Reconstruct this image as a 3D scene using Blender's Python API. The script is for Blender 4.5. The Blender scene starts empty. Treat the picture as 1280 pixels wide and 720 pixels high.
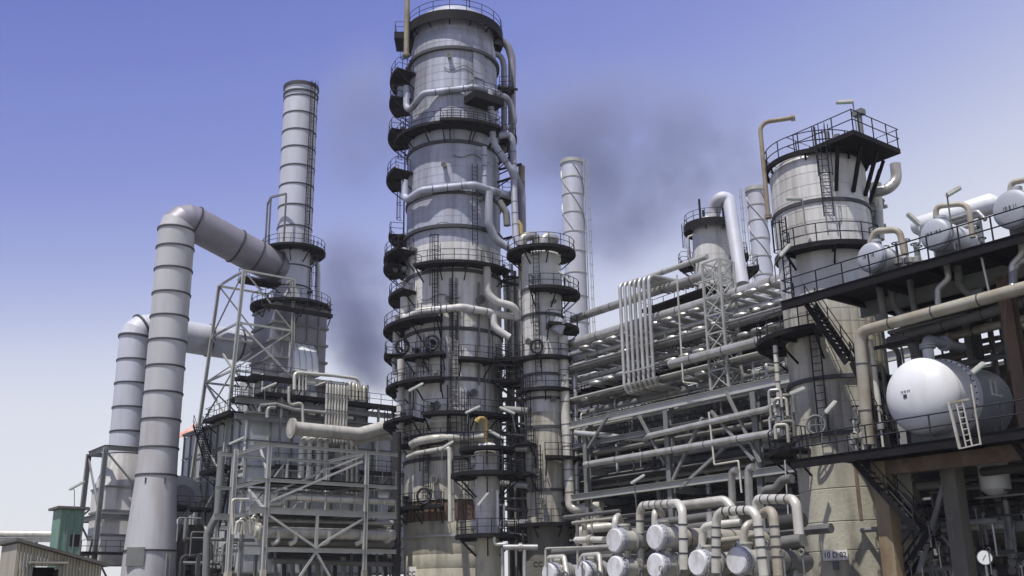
import bpy, math, random
from mathutils import Vector, Matrix

sc = bpy.context.scene
COL = sc.collection
R = math.radians
random.seed(7)

# ---------------------------------------------------------------- camera
FOC = 1300.0                      # focal length in pixels of the 1280 px wide photograph
PITCH, ROLL = R(16.9), R(-0.95)
EYE = Vector((0, 0, 2.0))
FW = Vector((0, math.cos(PITCH), math.sin(PITCH)))
_r0 = Vector((1, 0, 0))
_u0 = _r0.cross(FW)
RT = _r0 * math.cos(ROLL) + _u0 * math.sin(ROLL)
UP = RT.cross(FW)
cam_d = bpy.data.cameras.new('camera')
cam = bpy.data.objects.new('camera', cam_d)
COL.objects.link(cam)
cam.matrix_world = Matrix(((RT.x, UP.x, -FW.x, EYE.x), (RT.y, UP.y, -FW.y, EYE.y), (RT.z, UP.z, -FW.z, EYE.z), (0, 0, 0, 1)))
cam_d.sensor_width = 36
cam_d.lens = 36 * FOC / 1280
cam_d.clip_end = 6000
cam_d.clip_start = 0.1
sc.camera = cam

# ---------------------------------------------------------------- light
SUN_EL = R(66)
SUN_AZ = Vector((-0.52, -0.85, 0)).normalized()
sun_dir = Vector((SUN_AZ.x * math.cos(SUN_EL), SUN_AZ.y * math.cos(SUN_EL), math.sin(SUN_EL)))
sl = bpy.data.lights.new('sun', 'SUN')
sl.energy = 4.6
sl.angle = R(0.6)
sl.color = (1.0, 0.955, 0.90)
so = bpy.data.objects.new('sun', sl)
COL.objects.link(so)
so.rotation_euler = sun_dir.to_track_quat('Z', 'Y').to_euler()

w = bpy.data.worlds.new('World')
sc.world = w
w.use_nodes = True
nt = w.node_tree
nt.nodes.clear()
sky = nt.nodes.new('ShaderNodeTexSky')
sky.sky_type = 'NISHITA'
sky.sun_disc = False
sky.sun_elevation = SUN_EL
sky.sun_rotation = math.atan2(SUN_AZ.x, SUN_AZ.y)
sky.altitude = 0
sky.air_density = 1.0
sky.dust_density = 3.0
sky.ozone_density = 3.0
# hazy daylight: the sky texture, veiled by pale haze that thickens towards the horizon and to the right
tcw = nt.nodes.new('ShaderNodeTexCoord')
sxyz = nt.nodes.new('ShaderNodeSeparateXYZ')
kx = nt.nodes.new('ShaderNodeMath'); kx.operation = 'MULTIPLY_ADD'; kx.inputs[1].default_value = -0.65; kx.inputs[2].default_value = 1.0
sx = nt.nodes.new('ShaderNodeMath'); sx.operation = 'MULTIPLY'
nt.links.new(sxyz.outputs[0], kx.inputs[0]); nt.links.new(kx.outputs[0], sx.inputs[0]); nt.links.new(sxyz.outputs[2], sx.inputs[1])
rampw = nt.nodes.new('ShaderNodeValToRGB')
rampw.color_ramp.interpolation = 'B_SPLINE'
SKYR = [(0.0, (.83, .84, .87)), (.14, (.79, .805, .865)), (.22, (.75, .77, .86)), (.265, (.66, .69, .83)), (.32, (.46, .50, .77)), (.38, (.34, .385, .72)), (.46, (.225, .27, .65)), (.56, (.19, .235, .62)), (.76, (.075, .10, .44)), (1.0, (.045, .07, .32))]
el = rampw.color_ramp.elements
while len(el) < len(SKYR): el.new(0.5)
for e_, (p_, c_) in zip(el, SKYR):
    e_.position = p_; e_.color = (*c_, 1)
mul = nt.nodes.new('ShaderNodeVectorMath'); mul.operation = 'SCALE'; mul.inputs[3].default_value = 10.0
mxw = nt.nodes.new('ShaderNodeMix'); mxw.data_type = 'RGBA'; mxw.inputs[0].default_value = .82
bg = nt.nodes.new('ShaderNodeBackground')
bg.inputs[1].default_value = 0.1
wo = nt.nodes.new('ShaderNodeOutputWorld')
nt.links.new(tcw.outputs['Generated'], sxyz.inputs[0])
nt.links.new(sx.outputs[0], rampw.inputs[0])
nt.links.new(rampw.outputs[0], mul.inputs[0])
nt.links.new(sky.outputs[0], mxw.inputs[6])
nt.links.new(mul.outputs[0], mxw.inputs[7])
nt.links.new(mxw.outputs[2], bg.inputs[0])
nt.links.new(bg.outputs[0], wo.inputs[0])

sc.view_settings.view_transform = 'Standard'
sc.view_settings.look = 'None'
sc.view_settings.exposure = 0.1
sc.view_settings.gamma = 1.0
sc.view_settings.use_curve_mapping = False
sc.render.engine = 'CYCLES'
sc.cycles.use_denoising = True
sc.cycles.max_bounces = 5
sc.cycles.diffuse_bounces = 3
sc.cycles.glossy_bounces = 2
sc.cycles.volume_bounces = 1
sc.cycles.volume_step_rate = 2.0
sc.cycles.volume_max_steps = 160

# ---------------------------------------------------------------- survey: from the photograph to the plant
DV = Vector((-0.607, 0.794, 0)).normalized()     # the plant's long axis, receding to the left
EV = Vector((DV.y, -DV.x, 0))                    # the plant's cross axis, receding to the right
ZV = Vector((0, 0, 1))

def ray(px, py):
    return FW + RT * ((px - 640) / FOC) + UP * ((360 - py) / FOC)
def P(px, py, y):                                 # the point y metres ahead of the eye
    d = ray(px, py)
    return EYE + d * (y / d.y)
def V(px, py, v):                                 # the point on a lengthwise plane of the plant
    d = ray(px, py)
    return EYE + d * (v / d.dot(EV))
def U(px, py, u):                                 # the point on a cross plane of the plant
    d = ray(px, py)
    return EYE + d * (u / d.dot(DV))
def uv(u, v, z=0.0):
    return DV * u + EV * v + ZV * z
def zat(x, y, py):                                # height at which the vertical line over x, y meets row py
    k = (py - 360) / FOC
    a0 = Vector((x, y, 0)) - EYE
    n = FW * k + UP
    return -a0.dot(n) / n.z
def depth(p):
    return (Vector(p) - EYE).dot(FW)
def m_of(px, p):                                  # metres covered by px pixels at point p
    return px * depth(p) / FOC
def pxof(p):
    a = Vector(p) - EYE
    return 640 + FOC * a.dot(RT) / a.dot(FW), 360 - FOC * a.dot(UP) / a.dot(FW)

# ---------------------------------------------------------------- materials
MATS = {}
def mat(name, col, rough=0.6, metal=0.0, alt=None, amt=0.5, scale=0.5, streak=1.0, var=0.0, bump=0.15, bscale=6.0, lo=0.42, hi=0.68, stain=None, stain_amt=0.0):
    m = bpy.data.materials.new(name)
    m.use_nodes = True
    t = m.node_tree
    N, L = t.nodes, t.links
    b = N['Principled BSDF']
    b.inputs['Roughness'].default_value = rough
    b.inputs['Metallic'].default_value = metal
    geo = N.new('ShaderNodeNewGeometry')
    mp = N.new('ShaderNodeMapping')
    mp.inputs['Scale'].default_value = (scale, scale, scale / streak)
    L.new(geo.outputs['Position'], mp.inputs[0])
    n1 = N.new('ShaderNodeTexNoise')
    n1.inputs['Scale'].default_value = 1.0
    n1.inputs['Detail'].default_value = 6
    n1.inputs['Roughness'].default_value = 0.65
    L.new(mp.outputs[0], n1.inputs['Vector'])
    rm = N.new('ShaderNodeMapRange')
    rm.inputs[1].default_value = lo; rm.inputs[2].default_value = hi
    rm.inputs[3].default_value = 0; rm.inputs[4].default_value = amt
    L.new(n1.outputs[0], rm.inputs[0])
    mx = N.new('ShaderNodeMix'); mx.data_type = 'RGBA'
    mx.inputs[6].default_value = (*col, 1)
    mx.inputs[7].default_value = (*(alt or [c * 0.5 for c in col]), 1)
    L.new(rm.outputs[0], mx.inputs[0])
    out = mx.outputs[2]
    if stain:
        n3 = N.new('ShaderNodeTexNoise'); n3.inputs['Scale'].default_value = 1.7; n3.inputs['Detail'].default_value = 4
        mp2 = N.new('ShaderNodeMapping'); mp2.inputs['Scale'].default_value = (scale, scale, scale / max(streak, 3)); mp2.inputs['Location'].default_value = (31, 17, 5)
        L.new(geo.outputs['Position'], mp2.inputs[0]); L.new(mp2.outputs[0], n3.inputs['Vector'])
        r3 = N.new('ShaderNodeMapRange'); r3.inputs[1].default_value = 0.52; r3.inputs[2].default_value = 0.7; r3.inputs[4].default_value = stain_amt
        L.new(n3.outputs[0], r3.inputs[0])
        m3 = N.new('ShaderNodeMix'); m3.data_type = 'RGBA'; m3.inputs[7].default_value = (*stain, 1)
        L.new(out, m3.inputs[6]); L.new(r3.outputs[0], m3.inputs[0])
        out = m3.outputs[2]
    if var > 0:
        oi = N.new('ShaderNodeObjectInfo')
        r2 = N.new('ShaderNodeMapRange'); r2.inputs[3].default_value = 1 - var; r2.inputs[4].default_value = 1 + var * 0.6
        L.new(oi.outputs['Random'], r2.inputs[0])
        hv = N.new('ShaderNodeHueSaturation')
        L.new(r2.outputs[0], hv.inputs['Value'])
        L.new(out, hv.inputs['Color'])
        out = hv.outputs[0]
    L.new(out, b.inputs['Base Color'])
    if bump > 0:
        n2 = N.new('ShaderNodeTexNoise'); n2.inputs['Scale'].default_value = bscale; n2.inputs['Detail'].default_value = 4
        L.new(geo.outputs['Position'], n2.inputs['Vector'])
        bp = N.new('ShaderNodeBump'); bp.inputs['Strength'].default_value = bump; bp.inputs['Distance'].default_value = 0.05
        L.new(n2.outputs[0], bp.inputs['Height'])
        L.new(bp.outputs[0], b.inputs['Normal'])
        rr = N.new('ShaderNodeMapRange'); rr.inputs[3].default_value = max(0.05, rough - 0.12); rr.inputs[4].default_value = min(1, rough + 0.15)
        L.new(n1.outputs[0], rr.inputs[0]); L.new(rr.outputs[0], b.inputs['Roughness'])
    MATS[name] = m
    return m

CLAD = mat('weathered_aluminium', (.38, .40, .47), .6, .15, (.22, .225, .26), .85, .5, 9, var=.05, stain=(.10, .09, .08), stain_amt=.6)
CLADW = mat('pale_cladding', (.60, .60, .58), .6, .12, (.40, .39, .35), .7, .6, 8, var=.02, stain=(.16, .13, .10), stain_amt=.55)
CLADB = mat('lower_cladding', (.50, .485, .40), .65, .1, (.20, .19, .15), .8, .6, 6, var=.03, stain=(.07, .06, .05), stain_amt=.75)
DUCT = mat('duct_grey_paint', (.48, .485, .49), .5, .1, (.38, .375, .365), .7, .4, 6, var=.04, bump=.1, stain=(.30, .25, .21), stain_amt=.4)
DUCTD = mat('duct_dark_grey', (.25, .24, .27), .5, .25, (.18, .17, .19), .6, .4, 1, var=.05, bump=.08)
STACKM = mat('stack_pale_paint', (.50, .52, .58), .6, .1, (.41, .41, .43), .7, .5, 6, var=.04, bump=.1, stain=(.34, .30, .27), stain_amt=.4)
PIPE = mat('pipe_cladding', (.47, .475, .46), .36, .45, (.28, .27, .22), .7, .8, 1, var=.28, stain=(.20, .15, .10), stain_amt=.4)
PIPEW = mat('pipe_cream', (.55, .54, .475), .4, .2, (.36, .345, .28), .7, .9, 1, var=.22, stain=(.16, .10, .06), stain_amt=.4)
PIPED = mat('pipe_shaded_grey', (.17, .17, .155), .6, .15, (.10, .10, .09), .8, .8, 1, var=.25)  # pipe grey lowered so that interior shade sits in the colour
PIPEB = mat('pipe_shaded_black', (.055, .055, .053), .65, .1, (.05, .05, .05), .8, .8, 1, var=.3)  # near-black puts the deep shade of the bays into the colour
PIPEO = mat('pipe_ochre_stained', (.36, .345, .285), .6, .1, (.22, .18, .12), .8, .7, 1, var=.1)
STEEL = mat('galvanised_steel', (.42, .425, .39), .55, .3, (.30, .31, .29), .6, .9, 2, var=.12)
STEELG = mat('grey_painted_steel', (.20, .215, .205), .6, .1, (.14, .14, .13), .7, .9, 2, var=.15, stain=(.14, .08, .05), stain_amt=.3)
DARK = mat('black_steel', (.011, .011, .013), .7, .05, (.022, .019, .018), .7, .8, 1, var=.2)
RAIL = mat('dark_rail_paint', (.022, .024, .028), .55, .1, (.03, .028, .03), .7, 1.5, 1, var=.2, bump=0)
RAILG = mat('grey_rail_paint', (.18, .19, .19), .55, .2, (.09, .09, .09), .7, 1.5, 1, var=.2, bump=0)
RING = mat('dull_ring_steel', (.075, .075, .085), .6, .2, (.06, .06, .06), .6, 1, 1, var=.15, bump=0)
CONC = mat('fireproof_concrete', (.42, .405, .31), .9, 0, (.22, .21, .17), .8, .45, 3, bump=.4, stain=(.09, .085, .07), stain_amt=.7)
CONCD = mat('shaded_concrete', (.15, .145, .12), .9, 0, (.10, .095, .08), .8, .5, 3, bump=.4, stain=(.06, .055, .05), stain_amt=.7)  # concrete colour darkened to carry the shade under the decks
RUST = mat('rusty_steel', (.125, .09, .065), .85, 0, (.10, .055, .035), .8, .9, 3, var=.1, bump=.3, stain=(.30, .24, .16), stain_amt=.5)
RUSTC = mat('rust_stained_concrete', (.27, .22, .135), .9, 0, (.16, .105, .06), .8, .7, 3, bump=.3, stain=(.12, .07, .04), stain_amt=.6)
OCHRE = mat('ochre_paint', (.42, .30, .09), .55, 0, (.28, .18, .06), .6, 1.5, 1, bump=.1)
BROWN = mat('brown_stained_pipe', (.26, .23, .165), .7, .1, (.15, .09, .06), .7, 1, 1, bump=.2)
WHITE = mat('white_vessel_paint', (.67, .69, .70), .45, 0, (.57, .58, .57), .6, .8, 3, bump=.08, stain=(.48, .45, .40), stain_amt=.3)
COVER = mat('exchanger_cover_paint', (.62, .63, .65), .55, 0, (.42, .41, .38), .8, 2.2, 1.5, var=.12, bump=.2, stain=(.28, .20, .13), stain_amt=.35)
VGREY = mat('vessel_grey_paint', (.36, .38, .42), .5, .1, (.28, .29, .31), .5, .5, 2, bump=.05)
PANEL = mat('furnace_panel', (.54, .57, .58), .55, .1, (.36, .38, .38), .7, .5, 4, var=.14, stain=(.11, .10, .09), stain_amt=.4)
GREENC = mat('green_sheet', (.13, .26, .185), .6, 0, (.09, .17, .13), .6, .8, 3, var=.1)
SHEDM = mat('weathered_sheet', (.38, .36, .29), .75, 0, (.24, .21, .15), .8, .8, 4, var=.12)
ROOFM = mat('dark_roof_sheet', (.11, .105, .09), .8, 0, (.06, .055, .05), .7, .7, 1, bump=.3)
SIGNW = mat('sign_white', (.72, .71, .66), .7, 0, (.55, .53, .46), .6, 2, 2, bump=0)
INK = mat('black_lettering', (.02, .02, .02), .7, bump=0)
GAUGE = mat('gauge_face', (.70, .72, .70), .4, bump=0)
TUBE = mat('pale_green_tube', (.45, .62, .52), .3, 0, (.35, .5, .42), .4, 2, 1, bump=0)
LAMPH = mat('lamp_housing', (.55, .55, .50), .5, .1, (.35, .33, .27), .7, 2, 1, bump=0)
REDP = mat('red_paint', (.35, .05, .04), .7, 0, (.22, .05, .04), .7, 2, 1)
for m_ in (DARK, RAIL, RING, PIPEB):
    m_.node_tree.nodes['Principled BSDF'].inputs['Specular IOR Level'].default_value = .15
GROUND = mat('plant_paving', (.20, .195, .175), .95, 0, (.12, .115, .10), .8, .25, 1, bump=.4)
BUILD = mat('far_block_wall', (.26, .26, .25), .85, 0, (.18, .175, .16), .6, .4, 3, bump=.2)

# ---------------------------------------------------------------- mesh builder
class MB:
    def __init__(s):
        s.v = []; s.f = []
    def add(s, vs, fs):
        o = len(s.v)
        s.v.extend([tuple(p) for p in vs])
        s.f.extend([tuple(i + o for i in f) for f in fs])
        return s
    def hexa(s, c):
        return s.add(c, [(0, 3, 2, 1), (4, 5, 6, 7), (0, 1, 5, 4), (1, 2, 6, 5), (2, 3, 7, 6), (3, 0, 4, 7)])
    def box(s, c, ax, ay, az):                   # centre, three half-vectors
        c, ax, ay, az = Vector(c), Vector(ax), Vector(ay), Vector(az)
        q = [(-1, -1), (1, -1), (1, 1), (-1, 1)]
        return s.hexa([c + ax * i + ay * j - az for i, j in q] + [c + ax * i + ay * j + az for i, j in q])
    def ubox(s, u0, u1, v0, v1, z0, z1):         # box on the plant's axes
        return s.box(uv((u0 + u1) / 2, (v0 + v1) / 2, (z0 + z1) / 2), DV * ((u1 - u0) / 2), EV * ((v1 - v0) / 2), ZV * ((z1 - z0) / 2))
    def beam(s, p, q, w, h, side=None):
        p, q = Vector(p), Vector(q)
        d = (q - p)
        if d.length < 1e-5: return s
        d.normalize()
        x = d.cross(side or ZV)
        if x.length < 1e-3: x = d.cross(Vector((1, 0, 0))) if side is None else d.cross(ZV)
        if side is None and abs(d.z) > .99: x = EV.copy()
        x.normalize()
        y = x.cross(d)
        return s.box((p + q) / 2, (q - p) / 2, x * (w / 2), y * (h / 2))
    def ibeam(s, p, q, w, h, side=None, t=.025):    # web and two flanges
        p, q = Vector(p), Vector(q)
        d = (q - p).normalized()
        up = (side or ZV)
        if abs(d.dot(up)) > .99: up = EV
        x = d.cross(up).normalized(); y = x.cross(d)
        s.box((p + q) / 2, (q - p) / 2, x * (t / 2), y * (h / 2 - t))
        for k in (-1, 1):
            s.box((p + q) / 2 + y * (k * (h / 2 - t / 2)), (q - p) / 2, x * (w / 2), y * (t / 2))
        return s
    def cyl(s, p, q, r0, r1=None, n=10, cap=True):
        p, q = Vector(p), Vector(q)
        r1 = r0 if r1 is None else r1
        d = (q - p).normalized()
        a = Vector((1, 0, 0)) if abs(d.x) < .8 else Vector((0, 1, 0))
        x = d.cross(a).normalized(); y = d.cross(x)
        vs = []
        for c, r in ((p, r0), (q, r1)):
            for i in range(n):
                t = 2 * math.pi * i / n
                vs.append(c + x * (r * math.cos(t)) + y * (r * math.sin(t)))
        fs = [(i, (i + 1) % n, n + (i + 1) % n, n + i) for i in range(n)]
        if cap:
            fs += [tuple(range(n - 1, -1, -1)), tuple(range(n, 2 * n))]
        return s.add(vs, fs)
    def lathe(s, c, ax, prof, n=32):             # prof: (distance along ax, radius)
        c, ax = Vector(c), Vector(ax).normalized()
        a = Vector((1, 0, 0)) if abs(ax.x) < .8 else Vector((0, 1, 0))
        x = ax.cross(a).normalized(); y = ax.cross(x)
        vs = []; fs = []
        for h, r in prof:
            for i in range(n):
                t = 2 * math.pi * i / n
                vs.append(c + ax * h + x * (r * math.cos(t)) + y * (r * math.sin(t)))
        for k in range(len(prof) - 1):
            for i in range(n):
                j = (i + 1) % n
                fs.append((k * n + i, k * n + j, (k + 1) * n + j, (k + 1) * n + i))
        if prof[0][1] > 1e-4: fs.append(tuple(range(n - 1, -1, -1)))
        if prof[-1][1] > 1e-4: fs.append(tuple((len(prof) - 1) * n + i for i in range(n)))
        return s.add(vs, fs)
    def tube(s, pts, r, n=8, cap=True, closed=False):
        pts = [Vector(p) for p in pts]
        m = len(pts)
        rs = r if isinstance(r, (list, tuple)) else [r] * m
        tg = []
        for i in range(m):
            a = pts[i - 1] if (i > 0 or closed) else pts[i]
            b = pts[(i + 1) % m] if (i < m - 1 or closed) else pts[i]
            tg.append((b - a).normalized())
        t0 = tg[0]
        ref = Vector((0, 0, 1)) if abs(t0.z) < .9 else Vector((1, 0, 0))
        x = t0.cross(ref).normalized()
        vs = []
        for i in range(m):
            x = (x - tg[i] * x.dot(tg[i]))
            x.normalize()
            y = tg[i].cross(x)
            for k in range(n):
                t = 2 * math.pi * k / n
                vs.append(pts[i] + x * (rs[i] * math.cos(t)) + y * (rs[i] * math.sin(t)))
        fs = []
        for i in range(m if closed else m - 1):
            j = (i + 1) % m
            for k in range(n):
                l = (k + 1) % n
                fs.append((i * n + k, i * n + l, j * n + l, j * n + k))
        if cap and not closed:
            fs += [tuple(range(n - 1, -1, -1)), tuple((m - 1) * n + k for k in range(n))]
        return s.add(vs, fs)
    def mesh(s, name, m, org, smooth=40):
        me = bpy.data.meshes.new(name)
        o = Vector(org)
        me.from_pydata([(x - o.x, y - o.y, z - o.z) for x, y, z in s.v], [], s.f)
        me.materials.append(m)
        if smooth:
            me.shade_smooth()
            me.set_sharp_from_angle(angle=R(smooth))
        me.update()
        return me

def fillet(pts, rb, seg=5):
    pts = [Vector(p) for p in pts]
    out = [pts[0]]
    for i in range(1, len(pts) - 1):
        a, b, c = pts[i - 1], pts[i], pts[i + 1]
        d1 = (a - b); d2 = (c - b)
        l1, l2 = d1.length, d2.length
        if l1 < 1e-4 or l2 < 1e-4: continue
        d1 /= l1; d2 /= l2
        ang = d1.angle(d2)
        if ang > R(176): out.append(b); continue
        t = rb / math.tan(ang / 2)
        t = min(t, l1 * .48, l2 * .48)
        r = t * math.tan(ang / 2)
        cen = b + (d1 + d2).normalized() * (r / math.sin(ang / 2))
        s0, s1 = b + d1 * t - cen, b + d2 * t - cen
        tot = s0.angle(s1)
        ax = s0.cross(s1)
        if ax.length < 1e-9: out.append(b); continue
        ax.normalize()
        for k in range(seg + 1):
            out.append(cen + Matrix.Rotation(tot * k / seg, 3, ax) @ s0)
    out.append(pts[-1])
    return out

# ---------------------------------------------------------------- things and parts
ORG = {}
def _tag(o, label, cat, group=None, kind=None):
    if label: o['label'] = label
    if cat: o['category'] = cat
    if group: o['group'] = group
    if kind: o['kind'] = kind
def thing(name, label, cat, loc, group=None):
    o = bpy.data.objects.new(name, None)
    o.empty_display_size = .3
    COL.objects.link(o)
    o.location = loc
    ORG[o.name] = Vector(loc)
    _tag(o, label, cat, group)
    return o
def part(name, mb, m, parent, label=None, smooth=40, kind=None):
    org = ORG[parent.name]
    o = bpy.data.objects.new(name, mb.mesh(name, m, org, smooth))
    COL.objects.link(o)
    o.parent = parent
    ORG[o.name] = org
    if label: o['label'] = label
    if kind: o['kind'] = kind
    return o
def solo(name, label, cat, mb, m, loc=None, group=None, smooth=40, kind=None):
    if loc is None:
        xs = [p[0] for p in mb.v]; ys = [p[1] for p in mb.v]; zs = [p[2] for p in mb.v]
        loc = Vector(((min(xs) + max(xs)) / 2, (min(ys) + max(ys)) / 2, min(zs)))
    o = bpy.data.objects.new(name, mb.mesh(name, m, loc, smooth))
    COL.objects.link(o)
    o.location = loc
    ORG[o.name] = Vector(loc)
    _tag(o, label, cat, group, kind)
    return o
def shift_copy(src, off, label, group=None):          # a thing with copies of its parts and sub-parts
    def rec(o, par):
        c = o.copy(); COL.objects.link(c)
        if par is not None: c.parent = par
        for ch in o.children: rec(ch, c)
        return c
    n = rec(src, None)
    n.location = src.location + Vector(off)
    ORG[n.name] = n.location.copy()
    if label: n['label'] = label
    if group: n['group'] = group
    return n

def lettering(text, size, pos, right, up, parent, m=None, depth_=.006):
    cu = bpy.data.curves.new('lettering', 'FONT')
    cu.body = text; cu.size = size; cu.align_x = 'CENTER'; cu.align_y = 'CENTER'; cu.extrude = depth_
    t = bpy.data.objects.new('tmp_text', cu); COL.objects.link(t)
    bpy.context.view_layer.update()
    me = bpy.data.meshes.new_from_object(t)
    bpy.data.objects.remove(t)
    r, u = Vector(right).normalized(), Vector(up).normalized()
    n = r.cross(u)
    org = ORG[parent.name]
    M = Matrix(((r.x, u.x, n.x, pos[0] - org.x), (r.y, u.y, n.y, pos[1] - org.y), (r.z, u.z, n.z, pos[2] - org.z), (0, 0, 0, 1)))
    me.transform(M)
    me.name = 'lettering'
    me.materials.clear(); me.materials.append(m or INK)
    o = bpy.data.objects.new('lettering', me); COL.objects.link(o); o.parent = parent
    ORG[o.name] = org
    return o

# ---------------------------------------------------------------- builders used all over the plant
STUFF = {}
def pipe(label, pts, r, m=None, rb=None, n=12, bands=0, flanges=(), name='pipe', cat='pipe', group=None, stuff=None, bandm=None):
    pts = [Vector(p) for p in pts]
    rb = rb or r * 2.6
    if stuff:
        STUFF.setdefault((stuff, (m or PIPE).name), (MB(), m or PIPE))[0].tube(fillet(pts, rb, 3), r, n)
        return None
    mb = MB().tube(fillet(pts, rb), r, n)
    o = solo(name, label, cat, mb, m or PIPE, group=group)
    if bands:
        b = MB()
        for a, c in zip(pts[:-1], pts[1:]):
            L = (c - a).length
            k = int((L - 2 * rb) / bands)
            if k < 1: continue
            d = (c - a) / L
            for i in range(k + 1):
                q = a + d * (L / 2 + (i - k / 2) * bands)
                b.cyl(q - d * .035, q + d * .035, r * 1.045 + .004, None, n, False)
        if b.v: part('band', b, bandm or RING, o, kind='stuff')
    for t in flanges:
        i = int(t); f = t - i
        if i >= len(pts) - 1: i, f = len(pts) - 2, 1.0
        q = pts[i].lerp(pts[i + 1], f); d = (pts[i + 1] - pts[i]).normalized()
        fb = MB().cyl(q - d * .11, q - d * .01, r * 1.5, None, n).cyl(q + d * .01, q + d * .11, r * 1.5, None, n)
        part('flange', fb, m or PIPE, o)
    return o

def rail_path(mb, pts, h=1.1, post=1.3, r=.03, closed=False, mid=True):
    """posts, a top rail and a middle rail along a path of points on a floor"""
    pts = [Vector(p) for p in pts]
    if closed: pts = pts + [pts[0]]
    for zz in ([h, h * .52] if mid else [h]):
        mb.tube([p + ZV * zz for p in pts], r, 5)
    acc = 0; nxt = 0
    for a, b in zip(pts[:-1], pts[1:]):
        L = (b - a).length
        while nxt <= acc + L + 1e-6:
            q = a.lerp(b, (nxt - acc) / max(L, 1e-6))
            mb.cyl(q, q + ZV * h, r * 1.15, None, 5)
            nxt += post
        acc += L
    q = pts[-1]
    mb.cyl(q, q + ZV * h, r * 1.15, None, 5)
    return mb

def ladder(root, p, z0, z1, out, width=.5, cage=True, m=None, name='ladder'):
    """vertical ladder; out = unit vector from the wall towards the climber"""
    m = m or RAIL
    out = Vector(out).normalized(); side = out.cross(ZV)
    p = Vector((p[0], p[1], 0)) + out * .2
    mb = MB()
    for k in (-1, 1):
        a = p + side * (k * width / 2)
        mb.beam(a + ZV * z0, a + ZV * (z1 + 1.0), .06, .06, out)
    z = z0 + .2
    while z < z1 + .9:
        mb.cyl(p - side * (width / 2) + ZV * z, p + side * (width / 2) + ZV * z, .022, None, 5)
        z += .38
    lad = part(name, mb, m, root)
    if cage and z1 - z0 > 3:
        cb = MB()
        ang = [R(-100 + 200 * i / 8) for i in range(9)]
        def hoop(zz): return [p + out * (.38 * math.cos(a) + .30) + side * (.38 * math.sin(a)) + ZV * zz for a in ang]
        z = z0 + 2.2
        while z < z1 + 1.0:
            cb.tube(hoop(z), .03, 4)
            z += 1.5
        for a in ang[1:-1:2]:
            q = p + out * (.38 * math.cos(a) + .30) + side * (.38 * math.sin(a))
            cb.beam(q + ZV * (z0 + 2.2), q + ZV * (z1 + .9), .035, .035)
        part('safety_cage', cb, m, lad)
    return lad

class Column:
    """an upright vessel: turns pixels into heights, angles and radii round its own axis"""
    def __init__(s, px, py, y):
        s.p = P(px, py, y)
        s.x, s.y = s.p.x, s.p.y
        d = Vector((EYE.x - s.x, EYE.y - s.y, 0)).normalized()
        s.f = d                                    # towards the viewer
        s.s = Vector((-d.y, d.x, 0))               # to the viewer's right
        if s.s.x < 0: s.s = -s.s
        s.base = Vector((s.x, s.y, 0))
    def z(s, py, near=0.0):
        q = s.base + s.f * near
        return zat(q.x, q.y, py)
    def r(s, hw, py):
        return m_of(hw, (s.x, s.y, s.z(py)))
    def at(s, ang, r, z):                          # degrees, 0 faces the viewer, + is right
        a = R(ang)
        return s.base + s.f * (r * math.cos(a)) + s.s * (r * math.sin(a)) + ZV * z
    def out(s, ang):
        a = R(ang)
        return s.f * math.cos(a) + s.s * math.sin(a)
    def ang(s, px, py, r):
        z = s.z(py); cx = pxof((s.x, s.y, z))[0]
        k = m_of(px - cx, (s.x, s.y, z)) / r
        return math.degrees(math.asin(max(-1, min(1, k))))
    def on(s, px, py, off, R0):                    # a point in front of the shell seen at px, py
        d = ray(px, py)
        o2 = Vector((EYE.x - s.x, EYE.y - s.y)); d2 = Vector((d.x, d.y))
        rr = R0 + off
        A = d2.dot(d2); B = 2 * o2.dot(d2); C = o2.dot(o2) - rr * rr
        D = B * B - 4 * A * C
        t = (-B - math.sqrt(D)) / (2 * A) if D > 0 else -B / (2 * A)
        return EYE + d * t

def course(c, z0, z1, r0, r1, npan=20, sub=3, seam=.022, gap=.02, turn=0.0):
    """one course of cladding: sheets with recessed upright seams and a recessed joint at the top"""
    mb = MB()
    ring = []
    for k in range(npan):
        a0 = 2 * math.pi * (k + turn) / npan; da = 2 * math.pi / npan
        g = seam / r0
        ring.append((a0, -gap))
        for j in range(sub):
            ring.append((a0 + g + (da - 2 * g) * j / (sub - 1), 0))
        ring.append((a0 + da - g * .2, -gap)) if False else None
    n = len(ring)
    vs = []
    for z, rr, o in ((z0, r0, -gap), (z0 + .01, r0, 0), (z1 - .03, r1, 0), (z1 - .02, r1, -gap), (z1, r1, -gap)):
        for a, d in ring:
            q = rr + min(d, o)
            vs.append(c.base + c.f * (q * math.cos(a)) + c.s * (q * math.sin(a)) + ZV * z)
    fs = []
    for k in range(4):
        for i in range(n):
            j = (i + 1) % n
            fs.append((k * n + i, k * n + j, (k + 1) * n + j, (k + 1) * n + i))
    mb.add(vs, fs)
    return mb

def flip_check(mb): return mb

def hoop(c, z, r, h, t, n=48):
    mb = MB()
    mb.lathe(c.base + ZV * (z - h / 2), ZV, [(0, r - .05), (0, r + t), (h, r + t), (h, r - .05)], n)
    return mb

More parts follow.
